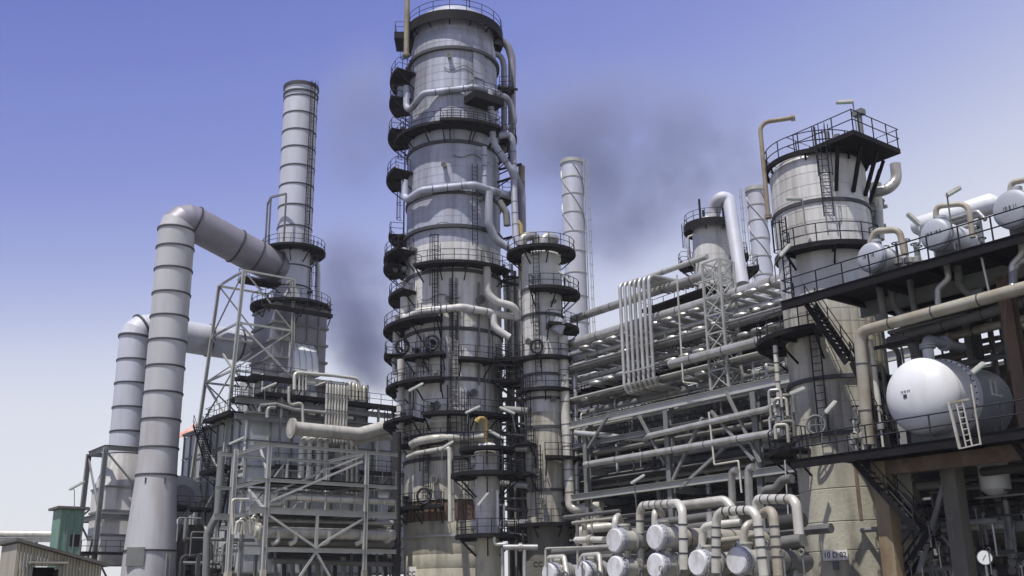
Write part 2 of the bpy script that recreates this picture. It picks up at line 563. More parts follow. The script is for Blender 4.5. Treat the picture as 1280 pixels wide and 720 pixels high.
def platform(root, c, z, r0, r1, a0, a1, rail=True, th=.14, m=None, railm=None, brk=True, h=1.1, post=1.25, ends=True, skirt=.17, name='platform', label=None, open_=False):
    """a curved platform bracketed off a column: deck with toe plate, railing and brackets below"""
    n = max(4, int(abs(a1 - a0) / 7))
    A = [a0 + (a1 - a0) * i / n for i in range(n + 1)]
    mb = MB()
    vs = []
    for a in A:
        vs += [c.at(a, r0, z - th), c.at(a, r1, z - th), c.at(a, r1, z), c.at(a, r0, z)]
    fs = []
    for i in range(n):
        for k in range(4):
            l = (k + 1) % 4
            fs.append((i * 4 + k, i * 4 + l, i * 4 + 4 + l, i * 4 + 4 + k))
    full = abs(a1 - a0) > 359
    if not full: fs += [(0, 1, 2, 3), tuple(n * 4 + k for k in (3, 2, 1, 0))]
    if open_:                                        # bar grating that lets light through
        nb = max(3, int((r1 - r0) / .1))
        for j in range(nb):
            ra, rb = r0 + (r1 - r0) * j / nb, r0 + (r1 - r0) * j / nb + .03
            for i in range(n):
                mb.hexa([c.at(A[i], ra, z - .05), c.at(A[i + 1], ra, z - .05), c.at(A[i + 1], rb, z - .05), c.at(A[i], rb, z - .05), c.at(A[i], ra, z), c.at(A[i + 1], ra, z), c.at(A[i + 1], rb, z), c.at(A[i], rb, z)])
    else: mb.add(vs, fs)
    for i in range(n):                               # edge channel
        mb.hexa([c.at(A[i], r1 + .003, z - skirt), c.at(A[i + 1], r1 + .003, z - skirt), c.at(A[i + 1], r1 + .06, z - skirt), c.at(A[i], r1 + .06, z - skirt),
                 c.at(A[i], r1 + .003, z + .1), c.at(A[i + 1], r1 + .003, z + .1), c.at(A[i + 1], r1 + .06, z + .1), c.at(A[i], r1 + .06, z + .1)])
    pl = part(name, mb, m or DARK, root, label, kind='stuff' if open_ else None)
    if brk:
        bb = MB()
        nb = max(2, int(abs(a1 - a0) * R(1) * r1 / 2.2))
        for i in range(nb + (0 if full else 1)):
            a = a0 + (a1 - a0) * (i / nb if not full else (i + .3) / nb)
            a = a if full else min(max(a, min(a0, a1) + 1.5), max(a0, a1) - 1.5)
            L = r1 - r0
            bb.beam(c.at(a, r0 + .02, z - th - .09), c.at(a, r1 - .05, z - th - .09), .1, .16)
            bb.beam(c.at(a, r0 + .05, z - th - .2 - L * .75), c.at(a, r1 - .15, z - th - .16), .09, .09)
        part('bracket', bb, m or DARK, pl, kind='stuff')
    if rail:
        pts = [c.at(a, r1 - .04, z) for a in A]
        if ends and not full: pts = [c.at(a0, r0 + .25, z)] + pts + [c.at(a1, r0 + .25, z)]
        part('railing', rail_path(MB(), pts[:-1] if full else pts, h, post, closed=full), railm or RAIL, pl)
    return pl

def strip_light(label, p, vec, pole=None, m=None, L=1.2, w=.2, group='strip light fittings about the plant'):
    """a fluorescent fitting on a bent pole: housing, tube and pole"""
    p = Vector(p); d = Vector(vec).normalized()
    t = thing('strip_light', label, 'light fitting', pole[0] if pole else p, group)
    side = d.cross(ZV).normalized(); up = side.cross(d)
    hb = MB().box(p, d * (L / 2), side * (w / 2), up * .05)
    hb.box(p + up * .07, d * (L / 2 * .9), side * (w / 3), up * .03)
    part('housing', hb, m or LAMPH, t)
    tb = MB()
    for k in (-1, 1):
        tb.cyl(p - d * (L * .45) + side * (k * w * .22) - up * .085, p + d * (L * .45) + side * (k * w * .22) - up * .085, .03, None, 6)
    part('tube', tb, TUBE, t)
    if pole:
        part('pole', MB().tube(fillet([Vector(q) for q in pole] + [p - d * (L * .45)], .25), .035, 6), RAILG, t)
    return t

def handrail_straight(name, root, pts, m=None, h=1.1, post=1.5, r=.032):
    return part(name, rail_path(MB(), pts, h, post, r), m or RAIL, root)

def stairs(label, p0, p1, width, side, m=None, group=None, rails=True, railm=None, treads=True):
    """a steel stair flight between two landings: stringers, treads one by one, handrails"""
    p0, p1, side = Vector(p0), Vector(p1), Vector(side).normalized()
    t = thing('stair_flight', label, 'stairs', p0, group)
    for k in (-1, 1):
        o = side * (k * width / 2)
        part('stringer', MB().beam(p0 + o, p1 + o, .06, .26), m or DARK, t)
        if rails:
            part('handrail', rail_path(MB(), [p0 + o, p1 + o], 1.0, 1.3), railm or RAIL, t)
    H = p1.z - p0.z
    n = max(3, int(abs(H) / .26))
    me = None
    run = Vector((p1.x - p0.x, p1.y - p0.y, 0)).normalized()
    for i in range(1, n):
        q = p0.lerp(p1, i / n)
        if me is None:
            me = MB().box((0, 0, 0), side * (width / 2 - .03), run * .13, ZV * .02).mesh('tread', m or DARK, (0, 0, 0), 0)
        tr = bpy.data.objects.new('tread', me); COL.objects.link(tr); tr.parent = t
        tr.location = q - p0
    return t

ORDS = ['first', 'second', 'third', 'fourth', 'fifth', 'sixth', 'seventh', 'eighth', 'ninth', 'tenth', 'eleventh', 'twelfth', 'thirteenth', 'fourteenth', 'fifteenth', 'sixteenth']
# ================================================================ ground
g = MB().add([(-2500, -300, 0), (2500, -300, 0), (2500, 5000, 0), (-2500, 5000, 0)], [(0, 1, 2, 3)])
gr = solo('ground', None, None, g, GROUND, (0, 0, 0), kind='structure', smooth=0)

# ================================================================ flue ducts, stack and heater on the left
stk = Column(366, 335, 105.0)
US = stk.base.dot(DV)
VS = stk.base.dot(EV)

def ring_lathe(name_sec, root, c, zs, rs, m, ringm, rt=.16, rh=.22):
    """a shell built of sections between stiffener rings"""
    for i in range(len(zs) - 1):
        mb = MB().lathe(c.base, ZV, [(zs[i], rs[i]), (zs[i + 1], rs[i + 1])], 40)
        part(name_sec, mb, m, root)
    for z, r in zip(zs[1:-1], rs[1:-1]):
        part('stiffener_ring', hoop(c, z, r, rh, rt), ringm, root)

# --- front flue duct
fd = Column(219, 312, P(219, 312, 1).y)          # placeholder, replaced just below
q = U(219, 312, US - .6)
fd = Column(219, 312, q.y)
fz = [fd.z(p) for p in (760, 689, 595, 561, 526, 492.5, 460, 428, 398, 369, 339, 311.6)]
fz[0] = 0.0
r0 = fd.r(22.8, 400)
fr = [r0 * 1.42, r0 * 1.30, r0 * 1.03] + [r0 * 1.0] * 9
t = thing('flue_duct', 'tall grey ringed flue duct rising from a flared foot and bending over to the stack', 'flue duct', fd.base)
ring_lathe('duct_section', t, fd, fz, fr, DUCT, RING, .09, .16)
part('stiffener_ring', hoop(fd, fz[-1], r0, .16, .09), RING, t)
corner = Vector((fd.x, fd.y, fd.z(269)))
end = Vector((stk.x, stk.y, stk.z(341))) - EV * 1.2
ax = (end - corner).normalized()
bend = fillet([Vector((fd.x, fd.y, fz[-1])), corner, corner + ax * 5.2], 4.2, 4)
# mitred elbow: one lobster-back gore per part
gores = bend
for i in range(len(gores) - 1):
    mm = MB().tube([gores[i], gores[i + 1]] if False else [gores[i] - (gores[i + 1] - gores[i]) * .0, gores[i + 1]], r0 * .995, 40, cap=False)
tubepts = gores
me_all = MB().tube(tubepts, r0, 40, cap=False)
nr = 40
for i in range(len(tubepts) - 1):
    seg = MB().add(me_all.v[i * nr:(i + 2) * nr], [(k, (k + 1) % nr, nr + (k + 1) % nr, nr + k) for k in range(nr)])
    part('elbow_gore', seg, DUCT if i < 2 else DUCTD, t)  # first gores in the lighter grey, the later ones in the darker
for i in (1, len(tubepts) - 2):
    d = (tubepts[i + 1] - tubepts[i - 1]).normalized()
    part('stiffener_ring', MB().cyl(tubepts[i] - d * .08, tubepts[i] + d * .08, r0 + .1, None, 40), RING, t)
a = tubepts[-1]; L = (end - a).length
cuts = [0, .33, .66, 1.0]
for i in range(3):
    p0, p1 = a.lerp(end, cuts[i]), a.lerp(end, cuts[i + 1])
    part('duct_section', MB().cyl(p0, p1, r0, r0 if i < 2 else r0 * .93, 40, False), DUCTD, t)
    part('stiffener_ring', MB().cyl(p1 - ax * 1.0, p1 - ax * .84, r0 + .1, None, 40), RING, t)
part('access_hatch', MB().box(fd.at(-32, r0 * 1.31, fd.z(697)), fd.s * .75 + fd.f * .3, fd.f * .16, ZV * .8), STEELG, t)
for ang in (-30, 25):
    part('lifting_lug', MB().box(fd.at(ang, r0 * 1.04, fd.z(603)), fd.s * .06, fd.f * .12, ZV * .25), RING, t)

# --- stack
zs = [stk.z(p) for p in (392, 362, 337, 313, 288, 262, 236, 213, 190, 169, 147.5, 127, 111)]
rs = [stk.r(23.0, 370)] * 3 + [stk.r(21.2, 260)] * 9 + [stk.r(20.4, 116)]
t = thing('chimney_stack', 'tallest pale ringed stack on the left with a caged ladder, standing over the heater', 'chimney', Vector((stk.x, stk.y, 0)))
ring_lathe('shell_section', t, stk, zs, rs, STACKM, RING, .06, .14)
part('top_ring', hoop(stk, zs[-1] - .1, rs[-1], .35, .14), RING, t)
part('top_ring', hoop(stk, zs[-1] - 1.0, rs[-1], .2, .12), RING, t)
part('flue_lining', MB().lathe(Vector((stk.x, stk.y, 0)), ZV, [(zs[-1] - 6, rs[-1] * .93), (zs[-1], rs[-1] * .93)], 40), PIPEB, t)
ladder(t, stk.at(38, rs[5], 0), zs[3], zs[-1] - .8, stk.out(38), .55, True)
platform(t, stk, zs[3] - .3, rs[3], rs[3] + 1.5, -180, 180, True)
platform(t, stk, stk.z(386), rs[0], rs[0] + 2.2, -170, 150, True)
ladder(t, stk.at(68, rs[3], 0), stk.z(386), zs[3], stk.out(68), .55, True)
part('stub_pipe', MB().cyl(stk.at(60, rs[0], stk.z(368)), stk.at(60, rs[0] + .5, stk.z(368)), .16), RING, t)
# davit frame over the upper platform
dz = zs[3]
mb = MB()
for (aa, hh) in ((-100, 5.2), (-60, 5.2), (-20, 5.2)):
    mb.beam(stk.at(aa, rs[3] + 1.2, dz), stk.at(aa, rs[3] + 1.2, dz + hh), .16, .16)
mb.beam(stk.at(-100, rs[3] + 1.2, dz + 5.3), stk.at(-60, rs[3] + 1.2, dz + 5.3), .18, .2)
mb.beam(stk.at(-60, rs[3] + 1.2, dz + 5.3), stk.at(-20, rs[3] + 1.2, dz + 5.3), .18, .2)
part('davit_frame', mb, RAILG, t)
# breeching box below the stack
zt, zb = stk.z(389), stk.z(470)
t2 = thing('breeching_box', 'grey riveted box of ductwork under the pale stack where the flue ducts enter', 'ductwork', stk.base + ZV * zb)
mb = MB(); wv, wu = 2.9, 2.6
c0 = stk.base
def bx(z): return [c0 + DV * i * wu + EV * j * wv + ZV * z for i, j in ((-1, -1), (1, -1), (1, 1), (-1, 1))]
mb.hexa(bx(zb) + bx(zt))
part('casing', mb, DUCTD, t2)
for z in (zb + 1.2, zb + 3.0, zb + 4.8, zt - .3):
    m3 = MB(); w2, w3 = wu + .12, wv + .12
    for i, j in ((0, -1), (0, 1)): m3.beam(c0 + DV * (-w2) + EV * (j * w3) + ZV * z, c0 + DV * w2 + EV * (j * w3) + ZV * z, .2, .22)
    for i in (-1, 1): m3.beam(c0 + EV * (-w3) + DV * (i * w2) + ZV * (z + .005), c0 + EV * w3 + DV * (i * w2) + ZV * (z + .005), .18, .2)
    part('casing_rib', m3, STEELG, t2)
for k in (-2, -.7, .7, 2):
    part('casing_rib', MB().beam(c0 - DV * (wu + .08) + EV * k + ZV * zb, c0 - DV * (wu + .08) + EV * k + ZV * zt, .16, .14), STEELG, t2)
# curved hood duct beside it
hp = U(367, 463, US - 4.0)
t3 = thing('hood_duct', 'bright barrel-topped hood of curved sheets beside the breeching box', 'ductwork', hp)
Hh = (zat(hp.x, hp.y, 414) - hp.z); Rr = Hh * .9
prof = [(0, 0), (0, Hh - Rr)] + [(Rr - Rr * math.cos(R(a)), Hh - Rr + Rr * math.sin(R(a))) for a in (18, 36, 54, 72, 90)] + [(Rr + 2.2, Hh)]
for k in range(4):
    mb = MB(); W0 = k * .68; W1 = W0 + .66
    vs = []
    for (du, dz_) in prof:
        for wv_ in (W0, W1):
            vs.append(hp + DV * du + EV * wv_ + ZV * dz_)
    n = len(prof)
    vs += [hp + DV * (Rr + 2.2) + EV * wv_ for wv_ in (W0, W1)]
    fs = [(i * 2, i * 2 + 1, i * 2 + 3, i * 2 + 2) for i in range(n)] + [tuple([2 * i for i in range(n + 1)]), tuple([2 * i + 1 for i in range(n, -1, -1)])]
    mb.add(vs, fs)
    part('curved_sheet', mb, WHITE, t3, smooth=30)
for W0 in (0, .68, 1.36, 2.04, 2.72):
    mb = MB()
    pts = [hp + DV * (du - .02) + EV * (W0 - .01) + ZV * (dz_ + .02) for du, dz_ in prof]
    for a_, b_ in zip(pts[:-1], pts[1:]): mb.beam(a_, b_, .07, .07, EV)
    part('seam_strip', mb, STEEL, t3)

# --- rear flue duct: along the cross axis into the breeching box, then down
rp = U(170, 430, US + 5.5)
rd = Column(170, 430, rp.y)
rr0 = rd.r(20.5, 430)
t = thing('flue_duct', 'shorter pale flue duct behind the tall one, bending down onto the framed hopper', 'flue duct', rd.base)
zl = [rd.z(p) for p in (568, 541, 511, 481, 452, 436)]
ring_lathe('duct_section', t, rd, zl, [rr0] * 6, STACKM, RING, .08, .15)
c1 = Vector((rd.x, rd.y, rd.z(411)))
e1 = U(332, 437, US + 5.5)
ax = (e1 - c1).normalized()
bp = fillet([Vector((rd.x, rd.y, zl[-1])), c1, c1 + ax * 4], 2.2, 3)
allm = MB().tube(bp, rr0, 40, cap=False)
for i in range(len(bp) - 1):
    part('elbow_gore', MB().add(allm.v[i * 40:(i + 2) * 40], [(k, (k + 1) % 40, 40 + (k + 1) % 40, 40 + k) for k in range(40)]), STACKM, t)
for i in (1, 3):
    d = (bp[i + 1] - bp[i - 1]).normalized()
    part('stiffener_ring', MB().cyl(bp[i] - d * .1, bp[i] + d * .1, rr0 + .13, None, 40), RING, t)
for f0, f1 in ((0, .36), (.36, .7), (.7, 1.0)):
    p0, p1 = bp[-1].lerp(e1, f0), bp[-1].lerp(e1, f1)
    part('duct_section', MB().cyl(p0, p1, rr0, None, 40, False), STACKM, t)
    part('stiffener_ring', MB().cyl(p1 - ax * .2, p1 - ax * .02, rr0 + .1, None, 40), RING, t)
# hopper and its frame
hz0, hz1 = rd.z(640), rd.z(568)
t = thing('hopper', 'pale pyramid hopper held in a grey frame under the rear flue duct', 'hopper', rd.base)
hw = rr0 * 1.35
mb = MB()
n = 40
top = [rd.base + DV * (rr0 * math.cos(2 * math.pi * k / n)) + EV * (rr0 * math.sin(2 * math.pi * k / n)) + ZV * (hz1 - .1) for k in range(n)]
def sq(a, s):
    c, s_ = math.cos(a), math.sin(a); k = s / max(abs(c), abs(s_)); return c * k, s_ * k
zmid = rd.z(612)
mid = [rd.base + DV * sq(2 * math.pi * k / n, hw)[0] + EV * sq(2 * math.pi * k / n, hw)[1] + ZV * zmid for k in range(n)]
bot = [p - ZV * (zmid - hz0 * .55) for p in mid]
mb.add(top + mid + bot, [(k, (k + 1) % n, n + (k + 1) % n, n + k) for k in range(n)] + [(n + k, n + (k + 1) % n, 2 * n + (k + 1) % n, 2 * n + k) for k in range(n)])
part('hopper_shell', mb, CLADW, t, smooth=14)
for z in (zmid, zmid - 2.2, zmid - 4.4):
    m3 = MB()
    for i in (-1, 1):
        m3.beam(rd.base + DV * (i * (hw + .06)) + EV * -(hw + .1) + ZV * z, rd.base + DV * (i * (hw + .06)) + EV * (hw + .1) + ZV * z, .14, .18)
        m3.beam(rd.base + EV * (i * (hw + .06)) + DV * -(hw) + ZV * z, rd.base + EV * (i * (hw + .06)) + DV * (hw) + ZV * z, .12, .16)
    part('casing_rib', m3, STEELG, t)
fw_ = hw + .7
t = thing('steel_frame', 'small grey steel frame with raking legs round the hopper at the far left', 'steel frame', rd.base)
zc = hz1 + .15
cs = [(-1, -1), (1, -1), (1, 1), (-1, 1)]
for i, j in cs:
    part('leg', MB().ibeam(rd.base + DV * (i * fw_) + EV * (j * fw_), rd.base + DV * (i * fw_ * .93) + EV * (j * fw_ * .93) + ZV * zc, .42, .42), STEELG, t)
for k in range(4):
    (i, j), (i2, j2) = cs[k], cs[(k + 1) % 4]
    for z, s in ((zc, .93), (zc * .62, .955)):
        part('beam', MB().ibeam(rd.base + DV * (i * fw_ * s) + EV * (j * fw_ * s) + ZV * z, rd.base + DV * (i2 * fw_ * s) + EV * (j2 * fw_ * s) + ZV * (z + .01), .3, .45), STEELG, t)
    part('brace', MB().beam(rd.base + DV * (i * fw_ * .96) + EV * (j * fw_ * .96) + ZV * (zc * .64), rd.base + DV * (i2 * fw_ * .93) + EV * (j2 * fw_ * .93) + ZV * (zc - .3), .16, .16), STEELG, t)
    part('brace', MB().beam(rd.base + DV * (i2 * fw_ * .99) + EV * (j2 * fw_ * .99) + ZV * .4, rd.base + DV * (i * fw_ * .96) + EV * (j * fw_ * .96) + ZV * (zc * .6), .16, .16), STEELG, t)
zp = zc * .42
mb = MB()
pc = rd.base
for (u0, u1, v0, v1) in ((-fw_ - 1.4, -fw_ + .2, -fw_ - 1.4, fw_), (-fw_ + .203, fw_, -fw_ - 1.4, -fw_ + .2)):
    mb.box(pc + DV * ((u0 + u1) / 2) + EV * ((v0 + v1) / 2) + ZV * zp, DV * ((u1 - u0) / 2), EV * ((v1 - v0) / 2), ZV * .1)
pl = part('platform', mb, DARK, t)
part('railing', rail_path(MB(), [pc + DV * fw_ - EV * (fw_ + 1.35) + ZV * zp, pc - DV * (fw_ + 1.35) - EV * (fw_ + 1.35) + ZV * zp, pc - DV * (fw_ + 1.35) + EV * fw_ + ZV * zp]), RAIL, pl)
# fan scroll housing between the ducts and the heater
fp = U(220, 640, US + 3)
t = thing('fan_housing', 'rounded grey fan housing low between the tall flue duct and the heater', 'fan', Vector((fp.x, fp.y, 0)))
fc = Vector((fp.x, fp.y, zat(fp.x, fp.y, 622)))
part('scroll_casing', MB().lathe(fc - DV * 1.2, DV, [(0, 1.9), (.15, 2.0), (2.25, 2.0), (2.4, 1.9)], 36), DUCT, t)
part('inlet_cone', MB().lathe(fc - DV * 1.25, -DV, [(0, 1.1), (.5, .8), (.9, .9)], 28), DUCTD, t)
part('plinth', MB().box(Vector((fc.x, fc.y, (fc.z - 2.6) / 2)), DV * 1.3, EV * 2.6, ZV * ((fc.z - 2.6) / 2)), CONCD, t)
zd = zat(fc.x, fc.y, 640)
t = thing('access_platform', 'dark railed platform low between the tall flue duct and the heater', 'platform', Vector((fc.x, fc.y, 0)))
pc = fc + EV * 1.2 - DV * 3.2
mb = MB().box(Vector((pc.x, pc.y, zd)), DV * 1.3, EV * 5.5, ZV * .12)
part('deck', mb, DARK, t)
part('railing', rail_path(MB(), [Vector((pc.x, pc.y, zd)) - DV * 1.2 - EV * 5.4, Vector((pc.x, pc.y, zd)) - DV * 1.2 + EV * 5.4]), RAIL, t)
for k in (-5, -1.6, 1.6, 5):
    part('leg', MB().beam(Vector((pc.x, pc.y, 0)) + EV * k - DV * 1.1, Vector((pc.x, pc.y, zd - .13)) + EV * k - DV * 1.1, .22, .22), STEELG, t)
for k in (-5, 1.6):
    part('brace', MB().beam(Vector((pc.x, pc.y, .3)) + EV * k - DV * 1.1, Vector((pc.x, pc.y, zd - .3)) + EV * (k + 3.2) - DV * 1.1, .14, .14), STEELG, t)

# --- heater (furnace) box
fcn = P(311, 518, 95)
FU, FV, FZ = fcn.dot(DV), fcn.dot(EV), fcn.z
farp = V(231, 553, FV)
FL = farp.dot(DV) - FU                    # length along the plant axis
FWD = 17.5                                # width along the cross axis
t = thing('furnace', 'big grey heater box clad in ribbed panels below the pale stack', 'furnace', uv(FU + FL / 2, FV + FWD / 2, 0))
zb = 5.0
part('casing', MB().ubox(FU + .1, FU + FL - .1, FV + .1, FV + FWD - .1, zb, FZ - .02), PANEL, t)
npn = 9; rows = 6
pw = FL / npn; ph = (FZ - zb) / rows
mside = MB().box((0, 0, 0), DV * (pw / 2 - .07), EV * .05, ZV * (ph / 2 - .07)).mesh('wall_panel', PANEL, (0, 0, 0), 0)
org = ORG[t.name]
def inst(name, me, parent, pos, m=None):
    o = bpy.data.objects.new(name, me); COL.objects.link(o); o.parent = parent
    o.location = Vector(pos) - ORG[parent.name]
    ORG[o.name] = ORG[parent.name]
    return o
for i in range(npn):
    for k in range(rows):
        inst('wall_panel', mside, t, uv(FU + (i + .5) * pw, FV + .06, zb + (k + .5) * ph))
fn = 8; fpw = FWD / fn
mfr = MB().box((0, 0, 0), EV * (fpw / 2 - .07), DV * .05, ZV * (ph / 2 - .07)).mesh('wall_panel', PANEL, (0, 0, 0), 0)
for i in range(fn):
    for k in range(rows):
        inst('wall_panel', mfr, t, uv(FU + .06, FV + (i + .5) * fpw, zb + (k + .5) * ph))
for i in range(npn + 1):
    part('stanchion', MB().beam(uv(FU + i * pw, FV - .06, 0), uv(FU + i * pw, FV - .06, FZ + .1), .12, .2), STEELG, t)
for i in range(1, fn + 1):
    part('stanchion', MB().beam(uv(FU - .06, FV + i * fpw, 0), uv(FU - .06, FV + i * fpw, FZ + .1), .2, .12), STEELG, t)
for k in range(rows + 1):
    z = zb + k * ph
    part('girt', MB().beam(uv(FU - .13, FV - .157, z), uv(FU + FL, FV - .157, z), .07, .14), STEELG, t)
    part('girt', MB().beam(uv(FU - .157, FV - .1, z + .004), uv(FU - .157, FV + FWD, z + .004), .07, .14), STEELG, t)
part('roof_sheet', MB().ubox(FU - .3, FU + FL + .2, FV - .3, FV + FWD + .3, FZ + .1, FZ + .3), STEELG, t)
# platforms along the box, with stairs between them
def walkway(label, p0, p1, out, width=1.2, m=None, group=None, rail_both=False, legs=0, railm=None):
    """a straight platform from p0 to p1 along one of the plant's axes, railed on its outer edge"""
    p0, p1, out = Vector(p0), Vector(p1), Vector(out)
    t = thing('walkway', label, 'walkway', p0, group)
    d = (p1 - p0)
    part('deck', MB().box((p0 + p1) / 2 + out * (width / 2), d / 2, out * (width / 2), ZV * .08), m or DARK, t)
    dd = d.normalized()
    part('edge_beam', MB().box((p0 + p1) / 2 + out * (width + .05) - ZV * .06, d / 2, out * .045, ZV * .2), m or DARK, t)
    part('railing', rail_path(MB(), [p0 + out * .1 + ZV * .08, p0 + out * (width - .05) + ZV * .08, p1 + out * (width - .05) + ZV * .08, p1 + out * .1 + ZV * .08]), railm or RAIL, t)
    if rail_both: part('railing', rail_path(MB(), [p0 + out * .06 + ZV * .08, p1 + out * .06 + ZV * .08]), railm or RAIL, t)
    n = max(2, int(d.length / 3))
    b = MB()
    for i in range(n + 1):
        q = p0 + d * (.02 + .96 * i / n)
        b.beam(q + out * .02 - ZV * .17, q + out * width - ZV * .17, .1, .16)
        b.beam(q + out * .02 - ZV * 1.1, q + out * (width * .9) - ZV * .25, .08, .08)
    part('bracket', b, m or DARK, t, kind='stuff')
    return t
zw1 = zat(*U(352, 582, FU - 1).xy, 584)
walkway('dark railed walkway across the front of the heater at mid height', uv(FU - .35, FV + 2.0, zw1), uv(FU - .35, FV + FWD, zw1), -DV, 1.4)
walkway('dark railed landing on the side of the heater at mid height', uv(FU + .3, FV - .35, zw1 - .02), uv(FU + 6.5, FV - .35, zw1 - .02), -EV, 1.4)
walkway('dark railed landing low on the side of the heater', uv(FU + .5, FV - .35, zb + .3), uv(FU + FL * .55, FV - .35, zb + .3), -EV, 1.6)
stairs('upper dark stair flight down the side of the heater', uv(FU + 9.5, FV - 1.2, FZ + .2), uv(FU + 5.0, FV - 1.2, zw1), .9, EV)
stairs('lower dark stair flight down the side of the heater', uv(FU + 1.2, FV - 1.2, zw1), uv(FU + 5.0, FV - 1.2, zb + .35), .9, EV)
walkway('dark railed walkway along the top edge of the heater side', uv(FU + .4, FV - .35, FZ + .2), uv(FU + FL * .42, FV - .35, FZ + .2), -EV, 1.3)

# --- convection section on top of the heater
cz0 = FZ + .3
cu0, cu1, cv0, cv1 = FU + 1.2, FU + 7.0, FV + 1.8, FV + 13.0
cz1 = zat(*uv(cu0, cv0 + 3).xy, 470)
t = thing('convection_section', 'dark banked casing on top of the heater carrying the breeching box', 'furnace section', uv(cu0, cv0, cz0))
part('casing', MB().ubox(cu0, cu1, cv0, cv1, cz0, cz1), PANEL, t)
for k in range(9):
    v_ = cv0 + (cv1 - cv0) * k / 8
    part('casing_rib', MB().beam(uv(cu0 - .08, v_, cz0), uv(cu0 - .08, v_, cz1), .16, .18), STEELG, t)
for z in (cz0 + .8, (cz0 + cz1) / 2, cz1 - .15):
    part('casing_rib', MB().beam(uv(cu0 - .13, cv0, z), uv(cu0 - .13, cv1, z), .12, .2), STEELG, t)
wz = zat(*uv(cu0 - 1.5, cv0 + 5).xy, 500)
walkway('long dark railed walkway across the pipes above the heater front', uv(cu0 - .3, cv0 - 1.0, wz), uv(cu0 - .3, cv1 + 6.0, wz), -DV, 1.8)
wz2 = zat(*uv(cu0 - 1.5, cv0).xy, 474)
walkway('short dark railed platform beneath the curved hood', uv(cu0 - .3, cv0 - 2.0, wz2 + .1), uv(cu0 - .3, cv0 + 3.6, wz2 + .1), -DV, 1.5)
for k, (dz_, lab) in enumerate(((-.9, 'upper'), (-2.4, 'lower'))):
    solo('header_beam', lab + ' grey beam spanning the heater front below the long walkway', 'beam', MB().ibeam(uv(cu0 - 2.0, cv0 - 3.5, wz + dz_), uv(cu0 - 2.0, cv1 + 6.5, wz + dz_ - .02), .3, .5), STEELG)
for k in range(4):
    solo('post', ORDS[k] + ' from the left of the thin posts under the heater walkway', 'post', MB().beam(uv(cu0 - 2.02, cv0 + 1 + k * 5.2, FZ - 10), uv(cu0 - 2.02, cv0 + 1 + k * 5.2, wz - .2), .2, .2), STEELG, group='posts under the heater walkway')
t0 = thing('tube_bundle', 'eight upright cream tubes side by side crossing the walkway above the heater', 'pipe bundle', uv(cu0 - 2.4, cv0 + 5, FZ - 6))
for i in range(8):
    q = U(409 + i * 3.6, 478, cu0 - 2.5)
    zt_ = zat(q.x, q.y, 477.5 + i * .35); zl_ = zat(q.x, q.y, 556)
    pts = fillet([q + DV * 2.6 + ZV * (zt_ - q.z), Vector((q.x, q.y, zt_)), Vector((q.x, q.y, zl_)), Vector((q.x, q.y, zl_)) + DV * 1.6 - ZV * .3], .45)
    part('tube', MB().tube(pts, .125, 10), PIPEW, t0)
q = uv(cu0 - 2.5, U(409, 478, cu0 - 2.5).dot(EV) - .2, 0); q2 = uv(cu0 - 2.5, U(436, 478, cu0 - 2.5).dot(EV) + .2, 0)
for py_ in (492, 512, 531):
    part('clamp_bar', MB().beam(q - DV * .16 + ZV * zat(q.x, q.y, py_), q2 - DV * .16 + ZV * zat(q.x, q.y, py_), .06, .1), STEELG, t0)
def HF(px, py, du=0): return U(px, py, cu0 - 2.5 + du)
pipe('cream header pipe along the very top of the heater, above the tubes', [HF(368, 487), HF(368, 465.5), HF(417, 469.5), HF(448, 473.5), HF(449, 486)], .17, PIPEW)
for k, x_ in enumerate((374, 378.5, 382.5)):
    pipe(ORDS[k] + ' from the left of the short drops below the cream header pipe', [HF(x_, 467), HF(x_, 488)], .11, PIPEW, group='drops from the heater header')
for k in range(5):
    x_ = 437 + k * 4.4
    pipe(ORDS[k] + ' from the left of the hooped cream bends at the heater top', [HF(x_, 500, .8), HF(x_ + .3, 478 + k * 1.2, .8), HF(x_ + 3.3, 478 + k * 1.6, 2.2), HF(x_ + 5, 496 + k, 2.2)], .15, PIPEW, group='return bends on the heater top')
pipe('thin pale pipe dropping in an elbow in front of the heater', [HF(361, 483, -.6), HF(361, 507, -.6), HF(378, 503, -.6), HF(379, 542, -.6)], .13, PIPEW)
pipe('pale pipe lying along the top front corner of the heater', [HF(325, 507), HF(345, 505), HF(368, 512), HF(420, 517)], .16, PIPE)
pipe('short pale elbow standing on the heater corner', [HF(334, 522), HF(334, 509), HF(344, 509.5)], .18, PIPE)
pipe('thick cream transfer pipe crossing in front of the heater to the main column', [HF(363, 535, -3), HF(448, 543, -3), HF(484, 533, -3), HF(512, 524, -3)], .62, PIPEW, flanges=(0.02,), n=18)
pipe('cream pipe just below the thick transfer pipe', [HF(440, 553, -2.2), HF(470, 546, -2.2), HF(512, 545, -2.2)], .38, PIPEW)
for k, x_ in enumerate((377, 386.5, 398, 407)):
    pipe(['first', 'second', 'third', 'fourth'][k] + ' from the left of four cranked cream pipes below the thick transfer pipe', [HF(x_ + 10, 543, -1.2), HF(x_, 553, -2.4), HF(x_ - 1, 628, -2.4)], .26, PIPEW, bands=1.1)
for k in range(4):
    x_ = 428 + k * 6
    pipe(ORDS[k] + ' from the left of the dim uprights right of the cranked cream pipes', [HF(x_, 556, -1), HF(x_ - .2, 626, -1)], .2, PIPED, group='dim upright pipes at the heater front')

